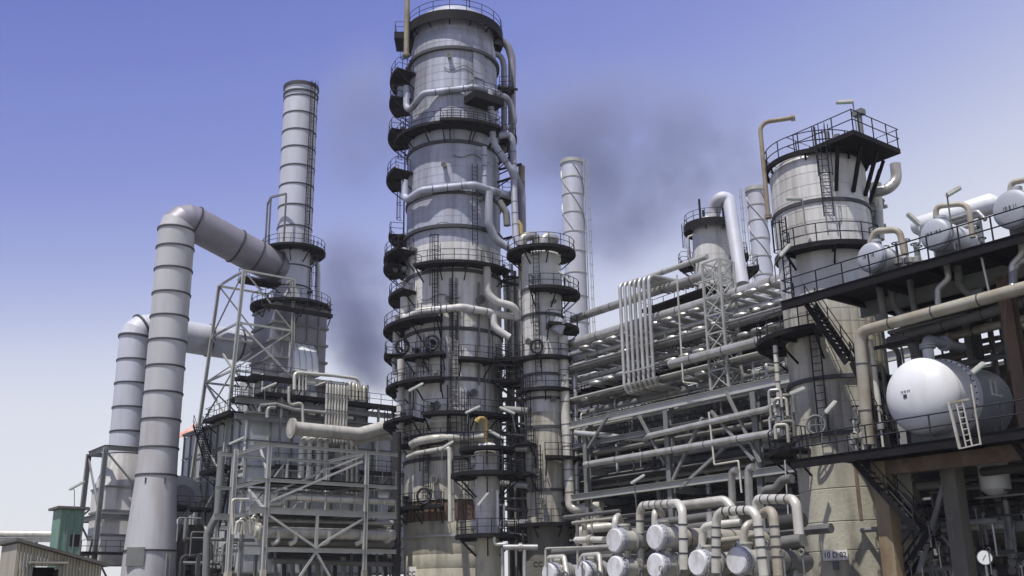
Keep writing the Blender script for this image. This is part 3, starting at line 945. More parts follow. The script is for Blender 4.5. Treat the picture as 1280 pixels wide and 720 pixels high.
# --- raking support tower round the upper flue duct
Bp = U(305, 338, US - 3.2)
bu, bv, btz = Bp.dot(DV), Bp.dot(EV), Bp.z
tw_u, tw_v = 6.4, zat and (U(367, 349, US - 3.2).dot(EV) - bv)
t = thing('support_tower', 'tall braced lattice tower with raking legs holding up the flue ducts', 'steel tower', uv(bu + 3, bv + 4, 0))
def leg(i, j, z):          # i along the plant, j across; raked towards the foot
    f = 1 - z / btz
    return uv(bu + i * tw_u + (2 * i - 1) * 1.2 * f, bv + j * tw_v + (-1.0 if j == 0 else .3) * 2.0 * f, z)
lv = [0, btz * .2, btz * .4, btz * .56, btz * .7, btz * .84, btz]
for i in (0, 1):
    for j in (0, 1):
        part('leg', MB().ibeam(leg(i, j, 0), leg(i, j, btz), .30, .30), STEEL, t)
for z in lv[1:]:
    for a_, b_ in (((0, 0), (0, 1)), ((0, 1), (1, 1)), ((1, 1), (1, 0)), ((1, 0), (0, 0))):
        part('beam', MB().beam(leg(*a_, z), leg(*b_, z), .18, .2), STEEL, t)
for k in range(6):
    for a_, b_ in (((0, 0), (0, 1)), ((1, 1), (1, 0)), ((1, 0), (0, 0)), ((0, 1), (1, 1))):
        p0, p1 = (leg(*a_, lv[k]), leg(*b_, lv[k + 1]))
        if (k + a_[0]) % 2: p0, p1 = leg(*b_, lv[k]), leg(*a_, lv[k + 1])
        part('brace', MB().beam(p0, p1, .12, .12), STEEL, t)
        if k in (1, 2, 3, 4) and a_ in ((1, 0), (0, 0)):
            part('brace', MB().beam(leg(*b_, lv[k]), leg(*a_, lv[k + 1]), .17, .17), STEEL, t)
zpl = zat(*U(312, 356, US).xy, 356)
walkway('little dark platform high in the tower right under the upper flue duct', uv(US - 2.4, bv + .4, zpl), uv(US - 2.4, bv + 4.4, zpl), DV, 1.6)
zpl = zat(*U(330, 408, US).xy, 398)
walkway('dark railed platform round the lower flue duct inside the tower', uv(US - 4.0, VS - 5.0, zpl), uv(US - 4.0, VS + 2.4, zpl), -DV, .8)
for k, (x0, y0, x1, y1) in enumerate(((343, 500, 296, 515), (300, 470, 330, 458), (291, 498, 340, 470))):
    walkway(('lowest', 'highest', 'middle')[k] + ' dark railed catwalk on the heater roof among the tower legs', U(x0, y0, US - 7 + k * 1.4), uv(US - 7 + k * 1.4, U(x1, y1, US - 7 + k * 1.4).dot(EV), U(x0, y0, US - 7 + k * 1.4).z), DV, 1.2, group='catwalks on the heater roof')
pipe('slim grey downpipe on the right side of the pale stack', [U(388, 328, US - 1), U(397, 329, US - 1), U(397.5, 345, US - 1), U(396, 432, US - 1)], .27, STACKM)

# --- foreground pipe frame in front of the heater
fa = P(337, 556, 76)
A_u, A_v, A_z = fa.dot(DV), fa.dot(EV), fa.z
A_v2 = U(459, 557, A_u).dot(EV)
A_v3 = U(497, 560, A_u).dot(EV)
t = thing('steel_frame', 'pale grey braced steel frame carrying cream pipes in front of the heater', 'steel frame', uv(A_u, A_v, 0))
AU2 = A_u + 6.5
cols = [(A_u, A_v), (A_u, A_v2), (AU2, A_v), (AU2, A_v2), (A_u + 3.2, A_v - 1.2)]
for u_, v_ in cols:
    part('column', MB().ibeam(uv(u_, v_, 2.2), uv(u_, v_, A_z), .27, .27), STEEL, t)
    part('column_casing', MB().beam(uv(u_, v_, 0), uv(u_, v_, 4.6), .36, .36), CONC, t)
A_zs = [zat(*uv(A_u, A_v).xy, p) for p in (638, 600, 556)]
for z in A_zs:
    for u_ in (A_u, AU2):
        part('beam', MB().ibeam(uv(u_, A_v - 1.3, z), uv(u_, A_v3, z), .22, .45 if z == A_zs[0] else .24), STEEL, t)
    for v_ in (A_v, A_v2):
        part('beam', MB().ibeam(uv(A_u + .2, v_, z + .01), uv(AU2 - .2, v_, z + .01), .2, .24), STEEL, t)
part('brace', MB().beam(U(337, 627, A_u - .05), U(453, 577, A_u - .05), .14, .14), STEEL, t)
part('brace', MB().beam(U(337, 617, A_u + .4), U(453, 570, A_u + .4), .13, .13), STEEL, t)
vm = (A_v + A_v2) / 2
zk = zat(*uv(A_u, vm).xy, 688)
part('beam', MB().ibeam(uv(A_u, A_v, zk), uv(A_u, A_v3, zk), .24, .3), STEEL, t)
for s_ in (-1, 1):
    part('brace', MB().beam(uv(A_u, vm + s_ * (A_v2 - A_v) * .48, .2), uv(A_u, vm, zk - .1), .16, .16), STEEL, t)
    part('brace', MB().beam(uv(A_u, vm + s_ * (A_v2 - A_v) * .48, A_zs[0] - .3), uv(A_u, vm, zk + .2), .16, .16), STEEL, t)
part('brace', MB().beam(U(311, 612, A_u + 3.2), U(337, 645, A_u), .16, .16), STEEL, t)
part('brace', MB().beam(U(325, 560, A_u + 3), U(337, 600, A_u), .16, .16), STEEL, t)
part('post', MB().beam(uv(A_u, vm, zk), uv(A_u, vm, A_zs[0] - .2), .2, .2), STEEL, t)
for k in range(4):
    v_ = A_v + (A_v2 - A_v) * (k + .5) / 4.5
    part('post', MB().beam(uv(AU2, v_, 0), uv(AU2, v_, A_zs[2]), .15, .15), STEEL, t)
    part('brace', MB().beam(uv(AU2, v_, A_zs[k % 2]), uv(AU2, v_ + (A_v2 - A_v) / 4.5, A_zs[k % 2 + 1]), .1, .1), STEEL, t)
for z in (A_zs[0], A_zs[1]):
    part('railing', rail_path(MB(), [uv(A_u + .1, A_v - 1.2, z + .25), uv(A_u + .1, A_v3, z + .25)], 1.05, 1.2, .026), RAILG, t)
    part('floor_grating', MB().ubox(A_u + .5, AU2 - .4, A_v + .3, A_v3, z + .17 + .05 * (z > A_zs[0]), z + .26 + .05 * (z > A_zs[0])), DARK, t)
def AF(px, py, du=0): return U(px, py, A_u + du)
pipe('fat cream pipe with capped end lying in the lower bay of the front frame', [AF(317, 664.5, .9), AF(492, 669, .9)], .42, PIPEW, n=16, flanges=(.03, .95))
for k, (x_) in enumerate((348, 370, 411, 453)):
    pipe(ORDS[k] + ' from the left of the short elbows hanging under the fat cream pipe', [AF(x_, 664, .3), AF(x_ - .5, 677, .3), AF(x_ - 8, 680, .3)], .17, PIPEW, group='hanging elbows on the front frame')
pipe('cream pipe stepping up along the middle beam of the front frame', [AF(329, 645, .7), AF(332, 631, .7), AF(352, 630, .7), AF(358, 621.5, .7), AF(492, 628, .7)], .24, PIPEW)
pipe('thin cream handrail-like pipe at the left of the front frame', [AF(291, 668, .6), AF(290, 624, .6), AF(311, 624, .6)], .09, PIPEW)
pipe('pale pipe passing behind the front frame at its upper bay', [AF(330, 640, 4.0), AF(335, 606, 4.0), AF(365, 606, 4.0), AF(492, 612, 4.0)], .2, PIPE)
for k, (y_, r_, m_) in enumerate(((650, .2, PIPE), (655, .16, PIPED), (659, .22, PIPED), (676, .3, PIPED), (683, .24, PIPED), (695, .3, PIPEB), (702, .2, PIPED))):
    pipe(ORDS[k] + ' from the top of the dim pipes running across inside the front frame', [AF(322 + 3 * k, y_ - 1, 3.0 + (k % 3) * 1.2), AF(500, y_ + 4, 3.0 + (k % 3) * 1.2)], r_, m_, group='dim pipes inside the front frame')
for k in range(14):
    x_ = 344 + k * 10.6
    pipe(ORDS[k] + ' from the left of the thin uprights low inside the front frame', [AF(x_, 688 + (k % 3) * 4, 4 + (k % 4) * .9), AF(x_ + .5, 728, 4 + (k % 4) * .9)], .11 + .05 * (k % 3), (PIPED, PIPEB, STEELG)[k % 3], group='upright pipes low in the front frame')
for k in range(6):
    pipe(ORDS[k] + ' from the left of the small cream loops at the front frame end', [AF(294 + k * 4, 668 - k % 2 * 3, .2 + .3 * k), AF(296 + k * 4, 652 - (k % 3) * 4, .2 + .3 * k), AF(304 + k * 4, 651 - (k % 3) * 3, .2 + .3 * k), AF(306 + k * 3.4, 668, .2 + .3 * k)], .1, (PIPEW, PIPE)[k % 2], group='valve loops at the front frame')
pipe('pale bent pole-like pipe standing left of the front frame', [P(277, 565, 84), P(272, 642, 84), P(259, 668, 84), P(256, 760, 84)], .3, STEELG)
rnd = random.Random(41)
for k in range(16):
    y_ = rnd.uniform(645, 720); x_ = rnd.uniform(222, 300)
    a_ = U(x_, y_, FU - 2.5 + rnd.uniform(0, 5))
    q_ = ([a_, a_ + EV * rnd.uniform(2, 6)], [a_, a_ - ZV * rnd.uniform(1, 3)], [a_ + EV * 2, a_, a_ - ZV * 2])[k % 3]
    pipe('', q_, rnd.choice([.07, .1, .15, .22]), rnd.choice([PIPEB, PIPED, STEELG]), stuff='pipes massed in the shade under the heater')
for k in range(10):
    solo('post', ORDS[k] + ' from the left of the dim grey posts under the heater', 'post', MB().ibeam(uv(FU - 1.5, FV - 7 + k * 2.6, 0), uv(FU - 1.5, FV - 7 + k * 2.6, zb + 1.5), .3, .3), STEELG, group='posts under the heater')
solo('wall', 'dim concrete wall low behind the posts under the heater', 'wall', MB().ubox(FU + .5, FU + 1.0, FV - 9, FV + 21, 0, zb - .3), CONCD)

# --- green cabinet, pipe bridge and shed at the far left
gp = P(83, 665, 92)
gz1 = zat(gp.x, gp.y, 638)
gb = Vector((gp.x, gp.y, 0))
t = thing('green_enclosure', 'green sheet-clad enclosure left of the framed hopper', 'enclosure', gb)
part('wall', MB().box(gb + ZV * (gz1 / 2), DV * 1.2, EV * .95, ZV * (gz1 / 2)), GREENC, t)
part('roof', MB().box(gb + ZV * (gz1 + .12), DV * 1.6, EV * 1.3, ZV * .1), ROOFM, t)
for k in (-.9, -.3, .3, .9):
    part('corner_post', MB().beam(gb + EV * k - DV * 1.26, gb + EV * k - DV * 1.26 + ZV * gz1, .1, .1), STEELG, t)
for z in (gz1 * .45, gz1 * .75):
    part('louvre', MB().box(gb - DV * 1.23 + EV * .45 + ZV * z, EV * .4, DV * .03, ZV * .5), DARK, t)
pb0, pb1 = P(-30, 667, 140), P(72, 668, 140)
t = thing('pipe_bridge', 'pale pipe on a low trestle crossing at the far left edge', 'pipe bridge', Vector((pb0.x, pb0.y, 0)))
part('pipe_run', MB().cyl(pb0, pb1, .45, None, 14), PIPEW, t)
part('girder', MB().beam(pb0 - ZV * .75, pb1 - ZV * .75, .5, .5), STEELG, t)
for f in (.05, .4, .75):
    q = pb0.lerp(pb1, f)
    part('leg', MB().beam(Vector((q.x, q.y, 0)), q - ZV * 1.0, .35, .35), STEELG, t)
# shed: front wall along the cross axis, its single roof slope falling to the right
sp = P(24, 677, 42)
su, sv = sp.dot(DV), sp.dot(EV)
s2 = U(128, 706, su)
SL = s2.dot(EV) - sv
gq = V(3, 686, sv)
SD = min(6.0, max(2.5, gq.dot(DV) - su))
zA, zBk = sp.z, s2.z
t = thing('shed', 'weathered ribbed sheet-metal shed with a sloping dark roof edge in the bottom left corner', 'shed', uv(su + SD / 2, sv + SL / 2))
def roofz(f): return zA + (zBk - zA) * f
ns = 26
d0, d1 = .16, .5
zdoor = zat(*uv(su, sv + SL * .3).xy, 708)
for k in range(ns):
    f0, f1 = k / ns, (k + 1) / ns
    lo = zdoor if (f0 >= d0 and f1 <= d1) else 0.0
    mb = MB()
    x0, x1 = sv + SL * f0, sv + SL * f1
    xm = (x0 + x1) / 2
    for (a_, b_, o_) in ((x0, xm, 0.0), (xm, x1 - .004, .045)):
        fa, fb = (a_ - sv) / SL, (b_ - sv) / SL
        mb.hexa([uv(su + o_, a_, lo), uv(su + o_, b_, lo), uv(su + o_ + .03, b_, lo), uv(su + o_ + .03, a_, lo),
                 uv(su + o_, a_, roofz(fa) - .05), uv(su + o_, b_, roofz(fb) - .05), uv(su + o_ + .03, b_, roofz(fb) - .05), uv(su + o_ + .03, a_, roofz(fa) - .05)])
    part('wall_sheet', mb, SHEDM, t, smooth=0)
part('side_wall', MB().ubox(su + .08, su + SD, sv - .03, sv + .03, 0, zA - .06), SHEDM, t, smooth=0)
part('back_wall', MB().ubox(su + SD - .03, su + SD + .03, sv + .035, sv + SL, 0, zBk - .1), SHEDM, t, smooth=0)
part('end_wall', MB().ubox(su + .08, su + SD - .04, sv + SL - .06, sv + SL, 0, zBk - .07), SHEDM, t, smooth=0)
nr_ = 5
for k in range(nr_):
    ua, ub = su - .3 + (SD + .5) * k / nr_, su - .3 + (SD + .5) * (k + 1) / nr_ - .015
    f0, f1 = -.05, 1.06
    mb = MB().hexa([uv(ua, sv + SL * f0, roofz(f0) - .03), uv(ua, sv + SL * f1, roofz(f1) - .03), uv(ub, sv + SL * f1, roofz(f1) - .03), uv(ub, sv + SL * f0, roofz(f0) - .03),
                    uv(ua, sv + SL * f0, roofz(f0) + .09), uv(ua, sv + SL * f1, roofz(f1) + .09), uv(ub, sv + SL * f1, roofz(f1) + .09), uv(ub, sv + SL * f0, roofz(f0) + .09)])
    part('roof_sheet', mb, ROOFM, t, smooth=0)
part('door_canopy', MB().ubox(su - .45, su - .01, sv + SL * (d0 - .04), sv + SL * (d1 + .05), zdoor + .1, zdoor + .17), SHEDM, t, smooth=0)
part('doorway', MB().ubox(su + .8, su + .84, sv + SL * d0, sv + SL * d1, 0, zdoor), DARK, t, smooth=0)
for f in (d0, d1):
    part('door_frame', MB().ubox(su - .04, su - .005, sv + SL * f - .05, sv + SL * f + .05, 0, zdoor + .06), STEELG, t, smooth=0)

# --- flare flame far behind the ducts
fm = bpy.data.materials.new('flare_fire'); fm.use_nodes = True
b = fm.node_tree.nodes['Principled BSDF']
b.inputs['Base Color'].default_value = (.5, .2, .12, 1); b.inputs['Emission Color'].default_value = (1, .56, .45, 1); b.inputs['Emission Strength'].default_value = .55
FN = fm.node_tree.nodes; fnz = FN.new('ShaderNodeTexNoise'); fnz.inputs['Scale'].default_value = .8; fnz.inputs['Detail'].default_value = 4
fge = FN.new('ShaderNodeNewGeometry'); fmr = FN.new('ShaderNodeMapRange'); fmr.inputs[1].default_value = .42; fmr.inputs[2].default_value = .64; fmr.inputs[4].default_value = .6
fm.node_tree.links.new(fge.outputs['Position'], fnz.inputs['Vector']); fm.node_tree.links.new(fnz.outputs[0], fmr.inputs[0]); fm.node_tree.links.new(fmr.outputs[0], b.inputs['Alpha'])
fp0 = P(214, 553, 320)
t = thing('flare', 'orange flare flame blowing right beside the tall flue duct', 'flare', Vector((fp0.x, fp0.y, 0)))
part('flare_pole', MB().cyl(Vector((fp0.x, fp0.y, 0)), fp0 - ZV * .3, .5, None, 10), STEELG, t)
mb = MB()
rnd = random.Random(4)
for k in range(40):
    f = k / 39
    q = P(216 + 31 * f + rnd.uniform(-2, 2), 550 - 19 * f + rnd.uniform(-2.2, 2.2) * (.6 + f), 320 + rnd.uniform(-2, 2))
    s_ = (.9 - .35 * f) * rnd.uniform(.5, 1.2)
    mb.lathe(q, Vector((1, rnd.uniform(-.2, .2), .5 + rnd.uniform(-.5, .5))), [(h * s_, r * s_) for h, r in ((-2.4, .0), (-1.4, .4), (-.2, .62), (1.0, .4), (2.6, 0))], 8)
part('flame', mb, fm, t)
# ================================================================ the columns in the middle
class Prof:
    """radius of a column as read at rows of the photograph"""
    def __init__(s, c, rows):
        s.k = sorted((c.z(py), c.r(hw, py)) for py, hw in rows)
    def __call__(s, z):
        k = s.k
        if z <= k[0][0]: return k[0][1]
        for (z0, r0), (z1, r1) in zip(k[:-1], k[1:]):
            if z <= z1: return r0 + (r1 - r0) * (z - z0) / (z1 - z0)
        return k[-1][1]
def clad(t, c, R_, z0, z1, step, m, npan, name='cladding_course'):
    n = max(1, round((z1 - z0) / step))
    for i in range(n):
        a, b = z0 + (z1 - z0) * i / n, z0 + (z1 - z0) * (i + 1) / n
        mm = m(a) if callable(m) else m
        part(name, course(c, a, b, R_(a), R_(b), npan, 3, .035, .02, 0.0), mm, t)
def plat(t, c, R_, py, a0, a1, dr, near=None, **kw):
    am = (a0 + a1) / 2
    r1 = R_(c.z(py)) + dr
    z = c.z(py, r1 * math.cos(R(am)) if near is None else near)
    return platform(t, c, z, R_(z) + .04, R_(z) + dr, a0, a1, **kw), z

mc = Column(567, 330, 90.0)
MR = Prof(mc, [(25, 47), (42, 49), (64, 50.5), (70, 53), (145, 55), (215, 57.5), (300, 58.5), (400, 60), (470, 61), (560, 61), (640, 62), (730, 62)])
t = MCT = thing('distillation_column', 'tallest thick distillation column in the middle, banded with black railed platforms', 'column', mc.base)
ztop = mc.z(42)
zsk = mc.z(655); zru = mc.z(631)
def mcm(z):
    return CLAD if z > mc.z(330) else (CLADW if z > mc.z(545) else CLADB)
clad(t, mc, MR, mc.z(630), ztop, .8, mcm, 36)
part('rusted_band', MB().lathe(mc.base, ZV, [(zsk, MR(zsk) - .1), (zru, MR(zru) - .1)], 48), RUST, t)
for k in range(22):
    a = -84 + k * 8
    part('stiffener_plate', MB().box(mc.at(a, MR(zru) - .02, (zsk + zru) / 2), mc.out(a) * .1, mc.out(a + 90) * .035, ZV * ((zru - zsk) / 2 - .05)), RUST, t)
sk = [0, mc.z(712), mc.z(695), mc.z(674), zsk - .02]
for a, b in zip(sk[:-1], sk[1:]):
    part('skirt_course', MB().lathe(mc.base, ZV, [(a, MR(a) - .02), (a + .04, MR(a)), (b - .04, MR(b)), (b, MR(b) - .02)], 56), CONC, t)
part('skirt_ring', hoop(mc, mc.z(673), MR(5), .18, .22), STEEL, t)
part('top_head', MB().lathe(mc.base + ZV * ztop, ZV, [(0, MR(ztop)), (.8, MR(ztop) * .93), (1.5, MR(ztop) * .7), (1.9, MR(ztop) * .35), (2.0, 0.001)], 48), CLAD, t)
for py, tk in ((68, .30), (184, .16), (247, .14), (289, .30), (343, .14), (415, .14), (477, .16), (545, .14), (575, .12)):
    z = mc.z(py, 3); part('insulation_ring', hoop(mc, z, MR(z), .3, tk), RING, t)
z = mc.z(80, 3)
part('cover_plate', MB().add([mc.at(a, MR(zz) + .12, zz) for zz in (mc.z(101, 3), mc.z(61, 3)) for a in (25, 31, 37, 42)], [(0, 1, 5, 4), (1, 2, 6, 5), (2, 3, 7, 6)]), CLAD, t)
# platforms (row, angles, overhang)
plat(t, mc, MR, 46, -180, 180, .9, near=0, skirt=.9, h=1.2, post=1.6)
specs = [
 (101, -108, -58, 1.9), (133, -112, -70, 1.9), (153, -82, 48, 1.35), (150, -12, 48, 1.7), (174, -112, -66, 1.9),
 (224, -110, -58, 1.9), (300, -112, -78, 1.6), (323, -112, -50, 2.0), (326, -38, 62, 1.35), (338, -110, -70, 2.0),
 (371, -108, -48, 1.5), (405, -112, -12, 1.9), (442, -50, -8, 1.3), (447, -108, -74, 1.8), (450, 5, 66, 1.35),
 (480, -112, -10, 1.6), (515, -28, 66, 1.35), (528, -112, -34, 1.8), (553, -60, -5, .9), (634, -88, -10, 1.3), (590, 30, 80, 1.2),
 (250, 96, 130, 1.8), (178, 75, 112, 1.7), (113, 80, 100, 1.6)]
PZ = {}
for py, a0, a1, dr in specs:
    _, z = plat(t, mc, MR, py, a0, a1, dr, post=1.2)
    PZ[py] = z
# hung box platforms
for (a, py, w_) in ((-92, 52, 1.3), (33, 128, 1.6)):
    z = mc.z(py, 0 if a < 0 else 4)
    q = mc.at(a, MR(z) + .9, z)
    pl = part('hung_platform', MB().box(q, mc.out(a) * .9, mc.out(a + 90) * w_, ZV * .35), DARK, t)
    o_, s_ = mc.out(a), mc.out(a + 90)
    part('railing', rail_path(MB(), [q + ZV * .35 - o_ * .8 - s_ * (w_ - .05), q + ZV * .35 + o_ * .85 - s_ * (w_ - .05), q + ZV * .35 + o_ * .85 + s_ * (w_ - .05), q + ZV * .35 - o_ * .8 + s_ * (w_ - .05)], post=1.3), RAIL, pl)
# ladders
def lad(c, R_, a, pyb, pyt, root, **kw):
    z0, z1 = c.z(pyb), c.z(pyt)
    return ladder(root, c.at(a, R_(z0) + .12, 0), z0, z1, c.out(a), **kw)
for a, b, tp in ((-88, 100, 55), (-95, 133, 106), (-92, 172, 138), (-97, 222, 178), (-95, 300, 230), (-88, 322, 302), (-92, 370, 340), (-90, 405, 373), (-92, 447, 408), (-95, 480, 450), (-95, 528, 484)):
    lad(mc, MR, a, b, tp, t)
lad(mc, MR, 0, 553, 380, t, cage=True)
lad(mc, MR, -20, 405, 326, t)
lad(mc, MR, 24, 326, 240, t, cage=False)
lad(mc, MR, 12, 628, 515, t, cage=True)
lad(mc, MR, -30, 628, 556, t, cage=True)
lad(mc, MR, 62, 515, 452, t, cage=True)
lad(mc, MR, -30, 480, 445, t, cage=True)
rnd = random.Random(8)
for k in range(22):
    a = -80 + k * 7.2 + rnd.uniform(-2, 2)
    p0 = rnd.uniform(430, 640); p1 = p0 - rnd.uniform(30, 140)
    zz = [mc.z(p0) + (mc.z(p1) - mc.z(p0)) * i / 6 for i in range(7)]
    part('conduit', MB().tube([mc.at(a + rnd.uniform(-.3, .3), MR(z) + .18, z) for z in zz], rnd.choice([.04, .055, .09]), 6), rnd.choice([RAIL, RAILG, PIPED]), t)
for k in range(8):
    p0 = 90 + k * 40 + rnd.uniform(-10, 10); a = rnd.uniform(-60, 50)
    part('conduit', MB().tube([mc.at(a + 6 * i, MR(mc.z(p0)) + .12, mc.z(p0 + 3 * math.sin(i * 1.1), 3)) for i in range(9)], .04, 5), RAILG, t)
# hose reels and manways hanging on platforms
for (px, py) in ((540, 428), (503, 433), (530, 620)):
    q = mc.on(px, py, 1.35, MR(mc.z(py)))
    o_ = mc.out(mc.ang(px, py, MR(mc.z(py)) + 1.3))
    pts = [q + mc.s * (.55 * math.cos(R(k * 30))) + ZV * (.62 * math.sin(R(k * 30))) for k in range(12)]
    part('manway_davit_ring', MB().tube(pts, .12, 6, closed=True), RAIL, t)
for (px, py, rr) in ((562, 72, .3), (520, 312, .35), (598, 376, .45), (545, 600, .4), (560, 375, .3), (590, 492, .4), (548, 507, .35), (528, 455, .4), (600, 250, .3), (556, 208, .3)):
    q = mc.on(px, py, 0, MR(mc.z(py))); o_ = (q - Vector((mc.x, mc.y, q.z))).normalized()
    rr *= .62; nz = MB().cyl(q - o_ * .2, q + o_ * .55, rr, None, 14).cyl(q + o_ * .42, q + o_ * .55, rr * 1.4, None, 14)
    part('nozzle', nz, PIPED, t)
# a figure-scale scatter of valve gear on the balconies
rnd = random.Random(11)
for k in range(46):
    py = rnd.choice([100, 173, 223, 322, 371, 404, 441, 449, 479, 514, 527, 633, 325])
    a0, a1, dr = next((s[1], s[2], s[3]) for s in specs if abs(s[0] - py) <= 2)
    z = PZ[min(PZ, key=lambda p: abs(p - py))]
    a = rnd.uniform(a0 + 4, a1 - 4); q = mc.at(a, MR(z) + dr * rnd.uniform(.2, .6), z)
    mb = MB(); h = rnd.uniform(.4, 1.5)
    mb.cyl(q, q + ZV * h, rnd.uniform(.05, .14), None, 8)
    if rnd.random() < .6: mb.cyl(q + ZV * (h - .1) - mc.out(a) * .25, q + ZV * (h - .1) + mc.out(a) * .25, rnd.uniform(.1, .22), None, 10)
    if rnd.random() < .5: mb.box(q + ZV * (h * .6), mc.s * .2, mc.f * .12, ZV * .18)
    part('valve_gear', mb, rnd.choice([RAIL, RAILG, PIPED, CLADW]), t)
sg = part('name_plate', MB().box(mc.on(519, 717, .06, MR(2)), mc.s * .75, mc.f * .02, ZV * .55), SIGNW, t)
qs = mc.on(519, 717, .09, MR(2)); lettering('CC 01', .5, qs, mc.s, ZV, sg)

def MO(px, py, off=.7): return mc.on(px, py, off, MR(mc.z(py)))
def MY(px, py, dy=0): return P(px, py, mc.y + dy)
pipe('pale loop pipe wrapping the upper front of the thickest column', [MO(508, 108), MO(508, 134), MO(513, 138), MO(529, 117, .9), MO(595, 109, .9), MO(618, 115, .8), MY(636, 124, -1.0), MY(644, 153, -.5), MY(636, 162, 0)], .30, CLAD, bands=1.3)
pipe('pale loop pipe wrapping the thickest column at its middle height', [MO(506, 226), MO(506, 248), MO(511, 249), MO(527, 238, .9), MO(592, 231, .9), MO(614, 238, .8), MY(638, 245, -1.5)], .33, CLAD, bands=1.3)
pipe('pale pipe wrapping the thickest column below its widest platform', [MO(505, 372), MO(505, 399), MO(512, 396), MO(523, 390, .9), MO(577, 384, .9), MO(620, 392, .8), MY(648, 398, -2.5)], .33, CLADW, bands=1.3)
pipe('stout pale feed pipe entering low on the thickest column', [MO(515, 556, .8), MO(521, 552, .9), MO(545, 548, .9), MO(606, 546, .9)], .36, PIPEW, bands=1.2)
pipe('cream pipe below the feed pipe low on the thickest column', [MO(510, 572, .8), MO(521, 567, .9), MO(560, 560, 1.2), MO(563, 566, 1.2), MO(566, 652, 1.4)], .22, PIPEW, bands=1.2)
pipe('upright downcomer on the right of the thickest column near its top', [MO(612, 112, .9), MO(616, 165, .9), MY(618, 180, -3), MY(640, 214, -2.5), MY(643, 224, -2.0)], .31, CLAD, bands=1.1)
pipe('long vapour pipe arching off the very top of the thickest column', [MY(612, 48, .5), MY(634, 53, .8), MY(640, 74, 1), MY(640, 210, 1), MY(652, 240, 1), MY(653, 308, 0)], .38, DUCTD, rb=2.4, bands=2.5)
pipe('second smaller vapour pipe just inside the arching one', [MY(615, 66, 0), MY(627, 70, .5), MY(630, 84, .5), MY(630, 190, 1)], .28, DUCTD, rb=1.3, bands=2.5)
pipe('hooked pipe running from the thickest column down to the slimmer column top', [MO(622, 170, .7), MY(637, 168, -2), MY(641, 176, -2), MY(642.5, 236, -2), MY(645, 300, -3), MY(652, 308, -3)], .31, CLAD, rb=1.0, bands=1.2)
pipe('bent pipe with a saddle clamp on the right of the middle thickest column', [MO(611, 240, .9), MO(611, 281, .9), MY(620, 300, -3.5), MY(650, 318, -3.2)], .36, CLAD, rb=1.5, bands=1.1)
pipe('thin upright drop from the middle loop pipe', [MO(605, 184, .6), MO(606, 232, .6)], .25, CLAD, bands=1)
pipe('short bent pipe beneath the wide platform on the right', [MO(609, 328, .8), MO(609, 368, .8), MY(622, 378, -3.8), MY(643, 383, -3.5), MY(648, 398, -3)], .34, CLADW, rb=1.1, bands=1.1)
pipe('short bent pipe between the two columns above the tyre-like ring', [MO(617, 394, .8), MO(617, 409, .8), MY(637, 422, -3.5)], .32, CLADW, rb=1.0, bands=1.1)
pipe('narrow pipe curving down by the valve at the right of the middle loop', [MY(624, 252, -3), MY(633, 266, -3), MY(634, 282, -3)], .32, PIPED, rb=1)
pipe('rust-streaked riser at the right edge of the thickest column', [MY(652, 208, 2.5), MY(652.5, 300, 2.5)], .32, BROWN, bands=2)
pipe('yellow-brown drain pipe behind the hooked pipe', [MY(643, 272, -2.6), MY(651, 282, -2.6), MY(653, 350, -2.6)], .2, OCHRE, rb=.8)
pipe('upright pale riser at the left edge of the thickest column, upper length', [mc.at(-82, MR(20) + .8, mc.z(398)), mc.at(-82, MR(20) + .8, mc.z(470))], .32, CLADW, bands=1.2)
pipe('upright pale riser at the left edge of the thickest column, lower length', [mc.at(-62, MR(20) + .8, mc.z(457)), mc.at(-62, MR(20) + .8, mc.z(560))], .34, CLADW, bands=1.2)
pipe('slim grey riser low at the left edge of the thickest column', [mc.at(-75, MR(9) + .6, mc.z(520)), mc.at(-75, MR(9) + .6, mc.z(580))], .24, PIPE, bands=1.2)
pipe('dark riser standing left of the skirt of the thickest column', [P(496, 540, 86), P(495, 740, 86)], .36, PIPEB, bands=2)
pipe('short upright loop pipe high on the left of the thickest column', [mc.at(-80, MR(40) + .7, mc.z(116)), mc.at(-80, MR(40) + .7, mc.z(134))], .4, CLAD)
pipe('stained upright vent pole high on the left of the thickest column', [mc.at(-62, MR(50) + .9, mc.z(88)), mc.at(-62, MR(50) + .9, mc.z(-40))], .26, BROWN, flanges=(0.02,))
solo('antenna_mast', 'thin bare mast on top of the thickest column', 'mast', MB().cyl(mc.at(30, 3, ztop), mc.at(30, 3, ztop + 4.6), .05, None, 6), RAIL)
# pipe guides out to the risers on the right
for k, (x0, y0, x1, y1) in enumerate(((622, 108, 647, 112), (624, 212, 652, 205), (622, 228, 640, 222), (623, 205, 641, 194), (612, 262, 596, 270), (628, 345, 648, 347), (628, 352, 648, 356), (612, 412, 600, 420), (625, 300, 640, 296))):
    solo('pipe_guide', ['topmost', 'second highest', 'third highest', 'fourth highest', 'fifth highest', 'sixth highest', 'third lowest', 'lowest', 'second lowest'][(0, 2, 3, 1, 4, 6, 8, 7, 5)[k]] + ' black bracket arm beside the risers right of the thickest column', 'bracket', MB().beam(MY(x0, y0, -1.5), MY(x1, y1, -1.0), .14, .2).beam(MY(x0, y0 + 6, -1.5), MY(x1, y1, -1.0), .1, .1), DARK, group='bracket arms between the columns')

